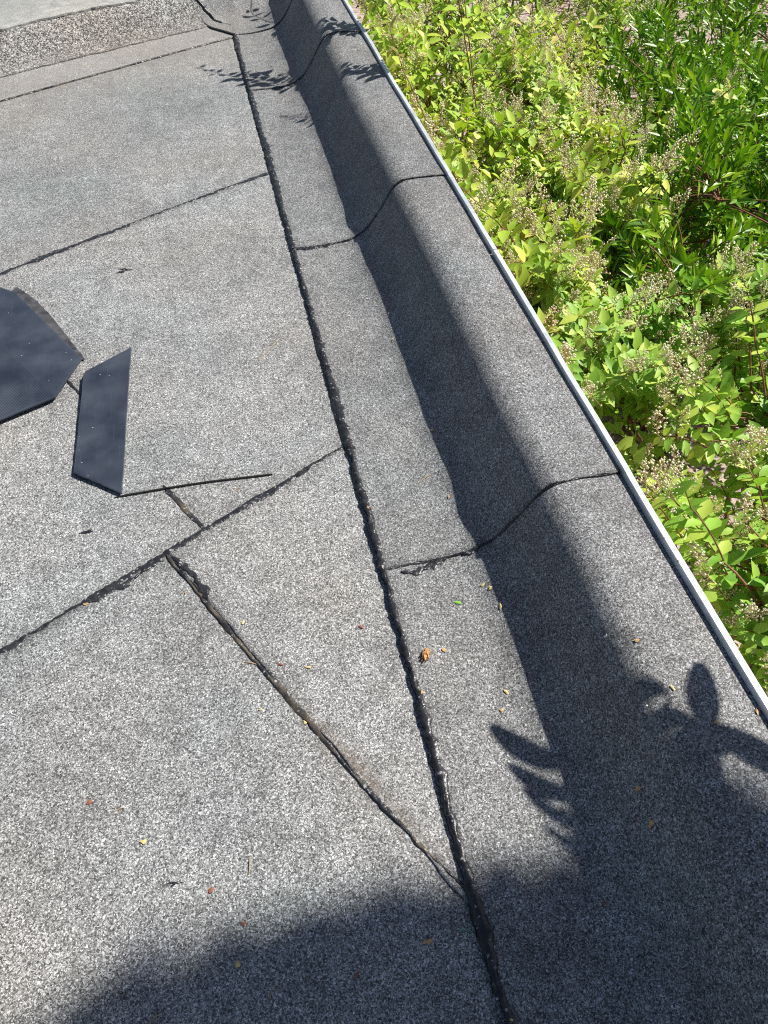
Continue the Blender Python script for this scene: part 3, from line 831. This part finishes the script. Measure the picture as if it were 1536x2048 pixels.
def shrub(name, label, cat, base, tips, leaf, leafmat, pan_prob, group=None, ncane=12, rosette=False, shoot_len=(0.16, 0.3), extra=None, npart=290, dry=None, singles=True, fill=0):
    """woody stems from the base, shoots ending at the tips with paired leaves (or rosettes), flower panicles on top"""
    root = tag(empty(name, base), label, cat, group)
    B = Vector(base)
    tips = [Vector(t) for t in tips]
    pos, rot, siz, dryf = [], [], [], []
    canes = []
    step = max(1, len(tips) // ncane)
    order = sorted(range(len(tips)), key=lambda i: math.atan2(tips[i].y - B.y, tips[i].x - B.x))
    for k in range(ncane):
        tp = tips[order[min(len(order) - 1, k * step + random.randrange(step))]]
        foot = B + Vector((random.uniform(-.10, .10), random.uniform(-.15, .15), 0))
        mid = Vector((foot.x * .6 + tp.x * .4, foot.y * .6 + tp.y * .4, B.z + (tp.z - B.z) * 0.8 + 0.25))
        end = tp + Vector((0, 0, -0.10))
        pts = bez(foot, mid, end, 16)
        canes.append(pts)
        V, F = [], []; tube(V, F, pts, random.uniform(0.007, 0.012), 0.003, 6)
        mesh_obj('stem', V, F, M['stem_red'], root, smooth=True)
    V, F = [], []
    allc = [p for c in canes for p in c[6:]]
    ca = np.array([tuple(p) for p in allc])
    pans = []
    for tp in tips + (extra or []):
        straight = False
        if isinstance(tp, list): path = tp; straight = True; tp = path[-1]
        if not straight:
            L_ = random.uniform(*shoot_len)
            # root the shoot on the nearest point of a cane lying lower
            d2 = ((ca - np.array(tp)) ** 2).sum(1) + np.where(ca[:, 2] > tp.z - 0.05, 4, 0)
            j = allc[int(d2.argmin())]
            out = Vector((tp.x - j.x, tp.y - j.y, 0)); out = out.normalized() if out.length > 1e-3 else Vector((1, 0, 0))
            s0 = tp - Vector((0, 0, 1)) * L_ * random.uniform(0.45, 0.8) - out * L_ * random.uniform(0.4, 0.8)
            path = bez(s0, s0.lerp(tp, 0.5) + Vector((0, 0, L_ * 0.12)), tp, 8)
            if random.random() < 0.6:
                tube(V, F, bez(j, j.lerp(s0, .5) + Vector((0, 0, .04)), s0, 5), 0.0032, 0.0022, 4)
        tube(V, F, path, 0.0024, 0.0014, 4)
        tot = sum((path[i + 1] - path[i]).length for i in range(len(path) - 1))
        nn = max(3, int(tot / (0.020 if rosette else 0.030)))
        ph = random.uniform(0, 3.14)
        is_dry = 1 if (dry and dry(tp)) else 0
        for k in range(nn):
            t = (k + 0.5) / nn
            fi = t * (len(path) - 1); i0 = min(int(fi), len(path) - 2)
            p = path[i0].lerp(path[i0 + 1], fi - i0); tg = (path[i0 + 1] - path[i0]).normalized()
            u_ = tg.orthogonal().normalized(); v_ = tg.cross(u_)
            for sgn in (0, 1):
                an = ph + k * (1.571 if not rosette else 2.2) + sgn * 3.1416 + random.uniform(-.35, .35)
                sd = u_ * math.cos(an) + v_ * math.sin(an)
                if rosette:
                    d = sd * random.uniform(0.5, 0.9) + tg * random.uniform(0.5, 0.9) + Vector((0, 0, 0.15))
                    up = tg * 0.9 - sd * 0.35 + Vector((0, 0, 0.5))
                else:
                    d = sd * 0.9 + tg * random.uniform(0.15, 0.6) + Vector((0, 0, random.uniform(-0.25, 0.2)))
                    up = Vector((random.uniform(-.35, .35), random.uniform(-.35, .35), 1.0)) + tg * 0.3
                sz = random.uniform(*leaf) * (0.72 + 0.5 * math.sin(3.14 * min(1, t * 0.85 + 0.12)))
                if t > 0.85 and not rosette: sz *= 0.75
                pos.append(tuple(p + d.normalized() * 0.004)); rot.append(frame(d, up)); siz.append(sz); dryf.append(is_dry)
        if random.random() < pan_prob:
            tg = (path[-1] - path[-2]).normalized()
            nrm = (tg * 0.6 + Vector((random.uniform(-.35, .35), random.uniform(-.35, .35), 0.7))).normalized()
            q = nrm.to_track_quat('Z', 'Y')
            mw = Matrix.Translation(path[-1] - nrm * 0.004) @ q.to_matrix().to_4x4() @ Matrix.Scale(random.uniform(0.75, 1.3), 4)
            pans.append(mw)
            if random.random() < 0.55:
                p = path[-2].lerp(path[-3], random.random())
                nrm2 = (nrm + Vector((random.uniform(-.8, .8), random.uniform(-.8, .8), 0))).normalized()
                pans.append(Matrix.Translation(p) @ nrm2.to_track_quat('Z', 'Y').to_matrix().to_4x4() @ Matrix.Scale(random.uniform(0.6, 0.95), 4))
    tag(mesh_obj('twigs', V, F, M['stem_red'], root, smooth=True), kind='stuff')
    for _ in range(fill):
        tq = random.choice(tips)
        p = tq + Vector((random.gauss(0, .07), random.gauss(0, .07), -random.uniform(0.22, 0.70)))
        if p.x < 0.585: p.x = 0.585 + random.uniform(0, .05)
        d = Vector((random.gauss(0, 1), random.gauss(0, 1), random.gauss(-.1, .4)))
        pos.append(tuple(p)); rot.append(frame(d, Vector((random.gauss(0, .4), random.gauss(0, .4), 1)))); siz.append(random.uniform(leaf[0], leaf[1] * 1.15)); dryf.append(0)
    pos, rot, siz, dryf = np.array(pos), np.array(rot), np.array(siz), np.array(dryf)
    T = leaf_template(0.15 if rosette else 0.27, 0.10 if rosette else 0.22, 0.05 if rosette else 0.07)
    # leaves that show largest and unhidden in the photograph become parts of their own
    mask = np.zeros(len(pos), bool)
    if singles:
        u, v, dep = project(pos + rot[:, :, 0] * siz[:, None] * 0.5)
        ok = (u > 0) & (u < 1536) & (v > 0) & (v < 2048) & (dep > 0)
        cell = {}
        for i in np.where(ok)[0]:
            key = (int(u[i]) // 12, int(v[i]) // 12)
            if key not in cell or dep[i] < dep[cell[key]]: cell[key] = i
        near = np.array(sorted(cell.values()), int)
        if len(near):
            toc = np.array([0, 0, CAMH]) - pos[near]; toc /= np.linalg.norm(toc, axis=1)[:, None]
            area = (siz[near] / dep[near]) ** 2 * np.abs((rot[near][:, :, 2] * toc).sum(1))
            pick = near[np.argsort(-area)[:npart]]
            mask[pick] = True
    me = bpy.data.meshes.new('leaf'); me.from_pydata([tuple(p) for p in T], [], LEAF_F); me.materials.append(leafmat)
    me.polygons.foreach_set('use_smooth', [True] * len(me.polygons)); me.update()
    med = me.copy(); med.materials[0] = M['leaf_dry']
    for i in np.where(mask)[0]:
        r = rot[i] * siz[i]
        mw = Matrix(((r[0][0], r[0][1], r[0][2], pos[i][0]), (r[1][0], r[1][1], r[1][2], pos[i][1]), (r[2][0], r[2][1], r[2][2], pos[i][2]), (0, 0, 0, 1)))
        inst('leaf', med if dryf[i] else me, mw, root)
    m1 = ~mask & (dryf == 0)
    leaf_cloud('foliage', T, pos[m1], rot[m1], siz[m1], leafmat, root)
    m2 = ~mask & (dryf == 1)
    if m2.any(): leaf_cloud('dried_foliage', T, pos[m2], rot[m2], siz[m2], M['leaf_dry'], root)
    # panicles in view as parts, the rest joined would be unseen: keep those near the frame
    if pans:
        pu, pv, pd = project([tuple(m_.translation) for m_ in pans])
        keep = [i for i in range(len(pans)) if pd[i] > 0 and -250 < pu[i] < 1800 and -250 < pv[i] < 2100]
        keep.sort(key=lambda i: (0 if (0 < pu[i] < 1536 and 0 < pv[i] < 2048) else 1, pd[i]))
        for i in keep[:295]: inst('flower_panicle', random.choice(PANICLES), pans[i], root)
        if len(keep) > 295:
            VV, FF, MI = [], [], []
            for i in keep[295:]:
                pm = random.choice(PANICLES); k0 = len(VV)
                VV += [tuple(pans[i] @ v_.co) for v_ in pm.vertices]
                FF += [tuple(k0 + q for q in f_.vertices) for f_ in pm.polygons]; MI += [f_.material_index for f_ in pm.polygons]
            sp_ = mesh_obj('flower_sprays', VV, FF, M['stem_axis'], root, smooth=True)
            sp_.data.materials.append(M['bud']); sp_.data.polygons.foreach_set('material_index', MI); sp_['kind'] = 'stuff'
    return root

def in_poly(u, v, poly):
    r = False; j = len(poly) - 1
    for i in range(len(poly)):
        if (poly[i][1] > v) != (poly[j][1] > v) and u < (poly[j][0] - poly[i][0]) * (v - poly[i][1]) / (poly[j][1] - poly[i][1]) + poly[i][0]: r = not r
        j = i
    return r
def sample(poly, zc, zr, n, seed, dens=None):
    """shoot tips over the patch of canopy whose outline is seen in the photograph, each at its own height"""
    rr = random.Random(seed); out = []
    us = [p[0] for p in poly]; vs = [p[1] for p in poly]
    tries = 0
    while len(out) < n and tries < 60000:
        tries += 1
        u, v = rr.uniform(min(us), max(us)), rr.uniform(min(vs), max(vs))
        if not in_poly(u, v, poly): continue
        if dens and rr.random() > dens(u, v): continue
        cl = n2(u * 0.0085, v * 0.0125, seed + 3) + 0.5 * n2(u * 0.022, v * 0.03, seed + 5)
        if rr.random() > 0.45 + 1.5 * (cl + 0.25): continue
        z = zc(u, v) + rr.triangular(-zr, zr * 0.3, 0.0) + 0.20 * cl
        d = ray(u, v)
        if d.z > -0.1: continue
        p = at(u, v, z)
        if p.x < 0.60 and z < 0.2: p.x = 0.60 + rr.uniform(0, .05)
        out.append(tuple(p))
    return out

# flowering shrub along the roof edge, far half of the frame
P1 = [(640, -200), (1250, -200), (1290, 20), (1240, 110), (1180, 150), (1200, 220), (1470, 150), (1500, 190), (1400, 260), (1350, 330), (1350, 450), (1240, 480), (1180, 570), (1040, 570), (985, 500), (880, 330), (780, 160)]
tips1 = sample(P1, lambda u, v: -0.20 - 0.00020 * (u - 700), 0.34, 1050, 1)
# sprigs that stand up beside the edge beyond the top of the frame
spr = []
def sprig(pts): spr.append([Vector(p) for p in pts])
sprig([(0.80, 2.72, 0.18), (0.77, 2.74, 0.41), (0.68, 2.76, 0.48), (0.62, 2.88, 0.53), (0.57, 3.07, 0.68)])
sprig([(0.80, 2.74, 0.22), (0.74, 2.82, 0.42), (0.66, 2.86, 0.50), (0.60, 2.95, 0.56)])
sprig([(0.82, 2.70, 0.20), (0.72, 2.72, 0.36), (0.66, 2.80, 0.44)])
sprig([(0.80, 2.30, 0.05), (0.73, 2.36, 0.36), (0.70, 2.41, 0.42), (0.66, 2.50, 0.46)])
sprig([(0.80, 2.34, 0.10), (0.76, 2.40, 0.36), (0.73, 2.46, 0.42)])
sprig([(0.84, 3.05, 0.10), (0.80, 3.10, 0.36), (0.70, 3.25, 0.46), (0.60, 3.70, 0.52)])
dryc = at(770, 90, -0.05)
shrub('flowering_shrub', 'lime green shrub with cream bud sprays crowding the far half of the roof edge', 'shrub', (1.15, 2.6, GZ), tips1, (0.036, 0.062), M['leaf_lime'], 0.6,
      'flowering shrubs beside the roof', 15, fill=3000, extra=spr, dry=lambda p: (Vector(p) - dryc).length < 0.20 and random.random() < 0.75)

# second flowering shrub, nearer, with gaps down to the gravel
P2 = [(1010, 560), (1090, 520), (1250, 545), (1420, 530), (1536, 540), (1800, 540), (1800, 1150), (1600, 1420), (1536, 1400), (1420, 1210), (1300, 1000), (1180, 800)]
def dens2(u, v):
    k = 1.0
    for (cu, cv, ru, rv, f) in ((1290, 850, 110, 75, 0.10), (1440, 1000, 130, 70, 0.22), (1480, 1130, 90, 60, 0.12), (1480, 1240, 80, 40, 0.5)):
        k = min(k, f + (1 - f) * min(1, ((u - cu) / ru) ** 2 + ((v - cv) / rv) ** 2))
    if v > 800: k *= 0.6
    if v > 960: k *= 0.6
    return k
tips2 = sample(P2, lambda u, v: -0.34 + 0.00016 * (900 - v), 0.26, 520, 2, dens2)
shrub('flowering_shrub', 'mid green shrub with cream bud sprays and bare red stems above the gravel, nearer half', 'shrub', (1.55, 1.15, GZ), tips2, (0.034, 0.058), M['leaf_mid'], 0.58,
      'flowering shrubs beside the roof', 11, fill=550)

# glossy dark shrub at the upper right
P3 = [(1230, -160), (2000, -160), (2000, 620), (1540, 600), (1350, 560), (1120, 560), (1010, 540), (1060, 430), (1150, 330), (1120, 250), (1200, 120)]
tips3 = sample(P3, lambda u, v: -0.42 - 0.05 * math.sin(u * 0.013) + 0.06 * math.sin(v * 0.02 + u * .006), 0.40, 1400, 3)
tips3 += sample([(1230, -200), (2000, -200), (2000, 220), (1300, 220)], lambda u, v: -0.42, 0.4, 650, 8)
shrub('glossy_shrub', 'glossy dark green shrub with narrow leaves in the upper right corner', 'shrub', (2.0, 2.6, GZ), tips3, (0.044, 0.068), M['leaf_gloss'], 0.0, None, 16, rosette=True, shoot_len=(0.12, 0.2), fill=16000)
tipsu = sample(P1, lambda u, v: -0.55 - 0.00010 * (u - 700), 0.30, 420, 4)
shrub('glossy_shrub', 'dark green leafy undergrowth seen in gaps between the cream bud sprays', 'shrub', (1.35, 3.1, GZ), tipsu, (0.045, 0.066), M['leaf_gloss'], 0.0, None, 8, rosette=True, shoot_len=(0.12, 0.2), npart=120)

# ------------------------------------------------------------------ laurel beside the near corner, just out of view, whose leaves shade the felt
lroot = tag(empty('laurel_bush', (1.35, 0.05, GZ)), 'broad-leaved laurel bush right of the near corner, throwing leaf-shaped shadows on the felt', 'bush')
def roof_hit(u, v):
    d = ray(u, v); p = Vector((0, 0, CAMH)); t = 0.4
    while t < 6:
        q = p + d * t
        if q.z <= topz(q.x, q.y): return q
        t += 0.002
    return q
lp, lr, ls = [], [], []
LV, LF = [], []
def laurel_leaf(u0, v0, u1, v1, t, wd=1.0):
    a_, b_ = roof_hit(u0, v0) + SUN * t, roof_hit(u1, v1) + SUN * (t + 0.02)
    d = b_ - a_
    lp.append(tuple(a_)); lr.append(frame(d, SUN + Vector((0, 0, .2)))); ls.append(d.length)
    lw.append(wd)
    return a_
lw = []
LEAVES = [(1200, 1490, 976, 1447, .82, .56), (1220, 1565, 1010, 1526, .84, .48), (1235, 1634, 1041, 1576, .86, .36), (1250, 1692, 1081, 1645, .88, .32),
          (1420, 1455, 1396, 1328, .80, 1.1), (1405, 1450, 1620, 1572, .80, .75), (1280, 1448, 1408, 1480, .84, .5), (1270, 1530, 1440, 1508, .84, .8),
          (1240, 1605, 1410, 1600, .86, .7), (1400, 1655, 1570, 1665, .82, .5), (1260, 1680, 1400, 1690, .88, .7), (1300, 1750, 1570, 1775, .9, .5)]
ends = [laurel_leaf(*L) for L in LEAVES]
hub = roof_hit(1480, 1700) + SUN * 1.0
lb = Vector((1.35, 0.05, GZ))
for k in range(5):
    top = hub + Vector((0.10 * k - 0.1, -0.05 * k, 0.12 * k))
    pts = bez(lb + Vector((random.uniform(-.1, .1), random.uniform(-.1, .1), 0)), lb.lerp(top, .5) + Vector((0.15, -0.05, 0.2)), top, 14)
    tube(LV, LF, pts, 0.012, 0.004, 6)
for e in ends: tube(LV, LF, bez(hub, hub.lerp(e, .5) + Vector((0, 0, .03)), e, 5), 0.004, 0.002, 4)
mesh_obj('stem', LV, LF, M['bark'], lroot, smooth=True)
for i in range(len(lp)):
    VV, FF = [], []
    for k in range(11):
        t = k / 10; hw = 0.165 * lw[i] * math.sin(math.pi * min(1, 0.04 + 0.93 * t)) ** 0.55
        for f in (-1, 0, 1):
            q = np.array(lp[i]) + lr[i] @ np.array((t, f * hw + 0.022 * math.sin(t * 3), 0.02 * abs(f) - 0.05 * t * t)) * ls[i]
            VV.append(tuple(q))
    for k in range(10):
        for f in range(2): FF.append((k * 3 + f, k * 3 + f + 3, k * 3 + f + 4, k * 3 + f + 1))
    mesh_obj('leaf', VV, FF, M['leaf_laurel'], lroot, smooth=True)
# the rest of the bush, farther right and lower
lp2, lr2, ls2 = [], [], []
for _ in range(500):
    p = Vector((1.45 + random.gauss(0, .16), -0.12 + random.gauss(0, .14), random.uniform(-1.4, 0.75)))
    d = Vector((random.uniform(-1, 1), random.uniform(-1, 1), random.uniform(-.3, .6)))
    lp2.append(tuple(p)); lr2.append(frame(d, Vector((random.uniform(-.4, .4), random.uniform(-.4, .4), 1)))); ls2.append(random.uniform(.09, .13))
leaf_cloud('foliage', leaf_template(0.2, 0.08, 0.03), np.array(lp2), np.array(lr2), np.array(ls2), M['leaf_laurel'], lroot)

# ------------------------------------------------------------------ tree farther off on the sunny side, whose crown shades the near roof
troot = tag(empty('garden_tree', (4.7, -0.4, GZ)), 'leafy garden tree beyond the right side, throwing the soft shadow on the near felt', 'tree')
LU = Vector((math.sin(SUN_AZ), math.cos(SUN_AZ), 0)); NU = Vector((-LU.y, LU.x, 0))
def sh(l, n, t): return LU * l + NU * n + SUN * t
blobs = [(sh(0.08, 0.0, 6.4), 0.20), (sh(-0.08, 0.03, 6.8), 0.225), (sh(-0.20, 0.125, 7.0), 0.155), (sh(0.14, 0.03, 6.3), 0.18), (sh(0.22, 0.0, 6.3), 0.18), (sh(0.26, -0.08, 6.3), 0.15), (sh(0.05, -0.36, 6.5), 0.40), (sh(0.42, -0.46, 6.2), 0.42),
         (sh(0.78, -0.52, 5.9), 0.5), (sh(1.1, -0.45, 5.5), 0.45), (sh(0.5, -0.8, 6.1), 0.55)]
tp_, tr_, ts_ = [], [], []
for c, r in blobs:
    for _ in range(int(26000 * r * r)):
        v = Vector((random.gauss(0, 1), random.gauss(0, 1), random.gauss(0, 1))).normalized() * r * random.uniform(0.15, 1) ** 0.5
        d = Vector((random.gauss(0, 1), random.gauss(0, 1), random.gauss(-.2, .6)))
        tp_.append(tuple(c + v)); tr_.append(frame(d, Vector((random.gauss(0, .5), random.gauss(0, .5), 1)))); ts_.append(random.uniform(.05, .085))
crown = leaf_cloud('crown', leaf_template(0.3, 0.15, 0.05), np.array(tp_), np.array(tr_), np.array(ts_), M['leaf_tree'], troot)
V, F = [], []
tb = Vector((4.7, -0.4, GZ))
tube(V, F, bez(tb, tb + Vector((0, 0, 3)), blobs[7][0], 12), 0.07, 0.02, 8)
for c, r in blobs: tube(V, F, bez(tb.lerp(blobs[7][0], .75), c - Vector((0, 0, .4)), c, 6), 0.03, 0.008, 6)
mesh_obj('trunk', V, F, M['bark'], troot, smooth=True)

# ------------------------------------------------------------------ small fallen things
def chip(name, u, v, L_, wd, mat, label, cat, group=None, seed=0, hgt=0.0008, an=None):
    rr = random.Random(seed + int(u) * 3 + int(v)); c = roof_hit(u, v)
    an = rr.uniform(0, 6.28) if an is None else an
    V = []; n = 8
    for k in range(n):
        th = 6.283 * k / n; r_ = rr.uniform(0.45, 1.25)
        dx, dy = math.cos(th) * L_ * .5 * r_, math.sin(th) * wd * .5 * r_
        x = c.x + dx * math.cos(an) - dy * math.sin(an); y = c.y + dx * math.sin(an) + dy * math.cos(an)
        V.append((x, y, topz(x, y) + 0.0012 + rr.uniform(0, hgt)))
    V.append((c.x, c.y, topz(c.x, c.y) + 0.0012 + hgt * 1.3)); V.append((c.x, c.y, topz(c.x, c.y) - 0.0005))
    F = [(k, (k + 1) % n, n) for k in range(n)] + [((k + 1) % n, k, n + 1) for k in range(n)]
    o = mesh_obj(name, V, F, M[mat]); tag(o, label, cat, group); return o
# the dry bud husk: overlapping scales on a small cone
c = roof_hit(852, 1310); V, F = [], []
hd = (roof_hit(846, 1328) - roof_hit(856, 1296)).normalized(); hs = Vector((-hd.y, hd.x, 0))
for k in range(26):
    t = k / 25; an = k * 2.4
    rad = 0.0062 * math.sin(3.0 * (0.12 + 0.8 * (1 - t)))
    p = c + hd * (t - 0.5) * 0.018 + hs * math.cos(an) * rad + Vector((0, 0, 0.005 + math.sin(an) * rad * .8))
    q = p + hd * 0.006 + (hs * math.cos(an) + Vector((0, 0, math.sin(an)))) * 0.0012
    sd = (hs * -math.sin(an) + Vector((0, 0, math.cos(an)))) * 0.002
    k0 = len(V); V += [tuple(p - sd), tuple(p + sd), tuple(q)]; F.append((k0, k0 + 1, k0 + 2))
k0 = len(V)
for i in range(7):
    t = i / 6; rad = 0.0056 * math.sin(3.0 * (0.06 + 0.9 * (1 - t))) ** 0.8
    for j in range(9):
        an = 6.283 * j / 9; r2 = rad * (1 + 0.22 * (j % 2) * (1 if i % 2 else -1))
        V.append(tuple(c + hd * (t - 0.45) * 0.019 + hs * math.cos(an) * r2 + Vector((0, 0, 0.005 + math.sin(an) * r2 * .8))))
for i in range(6):
    for j in range(9): F.append((k0 + i * 9 + j, k0 + i * 9 + (j + 1) % 9, k0 + i * 9 + 9 + (j + 1) % 9, k0 + i * 9 + 9 + j))
tag(mesh_obj('bud_husk', V, F, M['husk']), 'scaly orange-brown bud husk lying right of the long seam', 'husk')
chip('leaf_scrap', 913, 1206, 0.016, 0.006, 'scrap_green', 'bright green torn leaf scrap lying between the seam and the shadow band', 'leaf', an=-0.5)
chip('petal_flake', 889, 1301, 0.008, 0.006, 'petal_orange', 'pale orange flake just right of the scaly bud husk', 'petal')
th = roof_hit(932, 1860); V, F = [], []
tube(V, F, [Vector((th.x - .006, th.y + .004, th.z + .002)), Vector((th.x - .003, th.y - .001, th.z + .003)), Vector((th.x + .001, th.y - .003, th.z + .003)), Vector((th.x + .006, th.y - .0035, th.z + .002))], 0.0006, 0.0006, 4)
tag(mesh_obj('green_thread', V, F, M['thread_green'], smooth=True), 'tiny curved green thread on the shaded felt left of the long seam', 'thread')
for (u, v, s, lb_) in ((995, 1998, 0.006, 'white stone chip beside the long seam near the bottom border'), (1210, 1274, 0.004, 'tiny white stone chip inside the shaded band, above the leaf shadows'),
                       (1290, 1416, 0.004, 'tiny white stone chip on the raised edge just above the finger-shaped leaf shadows'), (345, 1978, 0.003, 'tiny white stone chip in the soft shadow at lower left')):
    chip('stone_chip', u, v, s, s * 0.6, 'chip_white', lb_, 'stone', 'white chips on the felt', hgt=0.002)
FLAKES = [
 ('petal_flake', 'petal_yellow', 'petal', 'yellow flakes on the felt', [
  (634, 298, 'pale yellow flake beside the shaded band, uppermost on the edge strips'), (777, 628, 'upper of two pale yellow flakes at the left rim of the shaded band'), (785, 680, 'lower of two pale yellow flakes at the left rim of the shaded band'),
  (487, 1245, 'three-pointed yellow flake between the diagonal seam and the long seam'), (521, 1420, 'yellow-green flake just left of the middle of the diagonal seam'), (610, 1446, 'yellow-green flake lying on the middle of the diagonal seam'),
  (505, 1000, 'long yellow flake standing at the slanting seam below the thin strip'), (548, 975, 'small yellow flake above the slanting seam near the thin strip end'), (965, 1171, 'left of a pair of yellow flakes under the nearest cross lap'), (980, 1177, 'right of a pair of yellow flakes under the nearest cross lap'),
  (1000, 1215, 'yellow flake at the left rim of the shaded band under the nearest cross lap'), (288, 1684, 'pale yellow smudge of petal on the sunny near felt, lower left'), (476, 1928, 'yellow flake inside the soft shadow at lower left'), (1020, 2040, 'yellow flake at the foot of the long seam, on the bottom border'),
  (1012, 1385, 'yellow flake above the longest finger-shaped leaf shadow'), (1345, 1377, 'pale slim flake left of the upright leaf shadow on the raised edge'), (170, 130, 'pale flake on the dusty felt below the far upstand'), (618, 1336, 'tiny yellow flake right of the diagonal seam')]),
 ('petal_flake', 'petal_orange', 'petal', 'orange flakes on the felt', [
  (865, 862, 'pale orange flake left of the shaded band, halfway between the two nearer cross laps'), (897, 995, 'orange flake left of the shaded band just above the nearest cross lap'), (372, 1187, 'orange flake at the upper end of the diagonal seam'), (1003, 1421, 'small orange flake just above the longest finger-shaped leaf shadow'),
  (1430, 1445, 'orange flake inside the upright leaf shadow on the raised edge'), (1512, 1424, 'orange flake beside the metal trim at the right border'), (1272, 1282, 'orange flake on the sunny top of the raised edge'), (1274, 1581, 'upper of two orange flakes deep in the leaf shadow'), (1302, 1650, 'lower of two orange flakes deep in the leaf shadow'),
  (855, 1885, 'orange flake in the soft shadow left of the long seam'), (172, 1210, 'orange flake below the slanting seam at the left border'), (843, 1384, 'orange flake at the right rim of the long seam below the husk'), (736, 1016, 'orange flake on the long seam above the nearest cross lap')]),
 ('bark_scrap', 'scrap_red', 'scrap', 'red-brown scraps on the felt', [
  (723, 1255, 'dark red scrap left of the long seam, below the nearest cross lap'), (180, 1606, 'red-brown scrap on the sunny near felt at the left'), (423, 1781, 'red-brown scrap just above the soft shadow edge'), (489, 1848, 'red-brown scrap at the rim of the soft shadow'), (714, 1950, 'slim red-brown scrap deep in the soft shadow, left of the seam'),
  (1204, 1808, 'red-brown scrap in the shade right of the long seam'), (562, 1330, 'brown winged scrap right of the diagonal seam'), (322, 178, 'rust-coloured scrap on the far sheet below the upstand')])]
for nm, mt, ct, gp, items in FLAKES:
    for i, (u, v, lb_) in enumerate(items):
        chip(nm, u, v, random.uniform(.006, .012), random.uniform(.003, .0065), mt, lb_, ct, gp, seed=i)
TW = [(490, 1325, 520, 1333, 'dry twig lying across the diagonal seam'), (840, 965, 862, 950, 'dry twig on the edge strip above the nearest cross lap'), (230, 1625, 248, 1616, 'dry twig on the sunny near felt at the left'),
      (500, 1716, 498, 1750, 'upright straw on the sunny near felt above the soft shadow'), (545, 1975, 540, 2000, 'short straw in the soft shadow near the bottom border'), (300, 2044, 320, 2030, 'dry twig cut by the bottom border at lower left'),
      (1255, 2005, 1260, 2018, 'short straw in the shade at lower right'), (466, 985, 480, 976, 'straw just below the thin black strip'), (402, 1190, 410, 1197, 'tiny straw beside the upper end of the diagonal seam'), (518, 722, 560, 678, 'long faint straw on the felt left of the long seam, level with the offcuts')]
for i, (u0, v0, u1, v1, lb_) in enumerate(TW):
    a_, b_ = roof_hit(u0, v0), roof_hit(u1, v1); V, F = [], []
    tube(V, F, [a_ + Vector((0, 0, .0015)), a_.lerp(b_, .5) + Vector((.001, .001, .003)), b_ + Vector((0, 0, .0015))], 0.0007, 0.0005, 4)
    tag(mesh_obj('dry_twig', V, F, M['twig_straw']), lb_, 'twig', 'dry twigs on the felt')
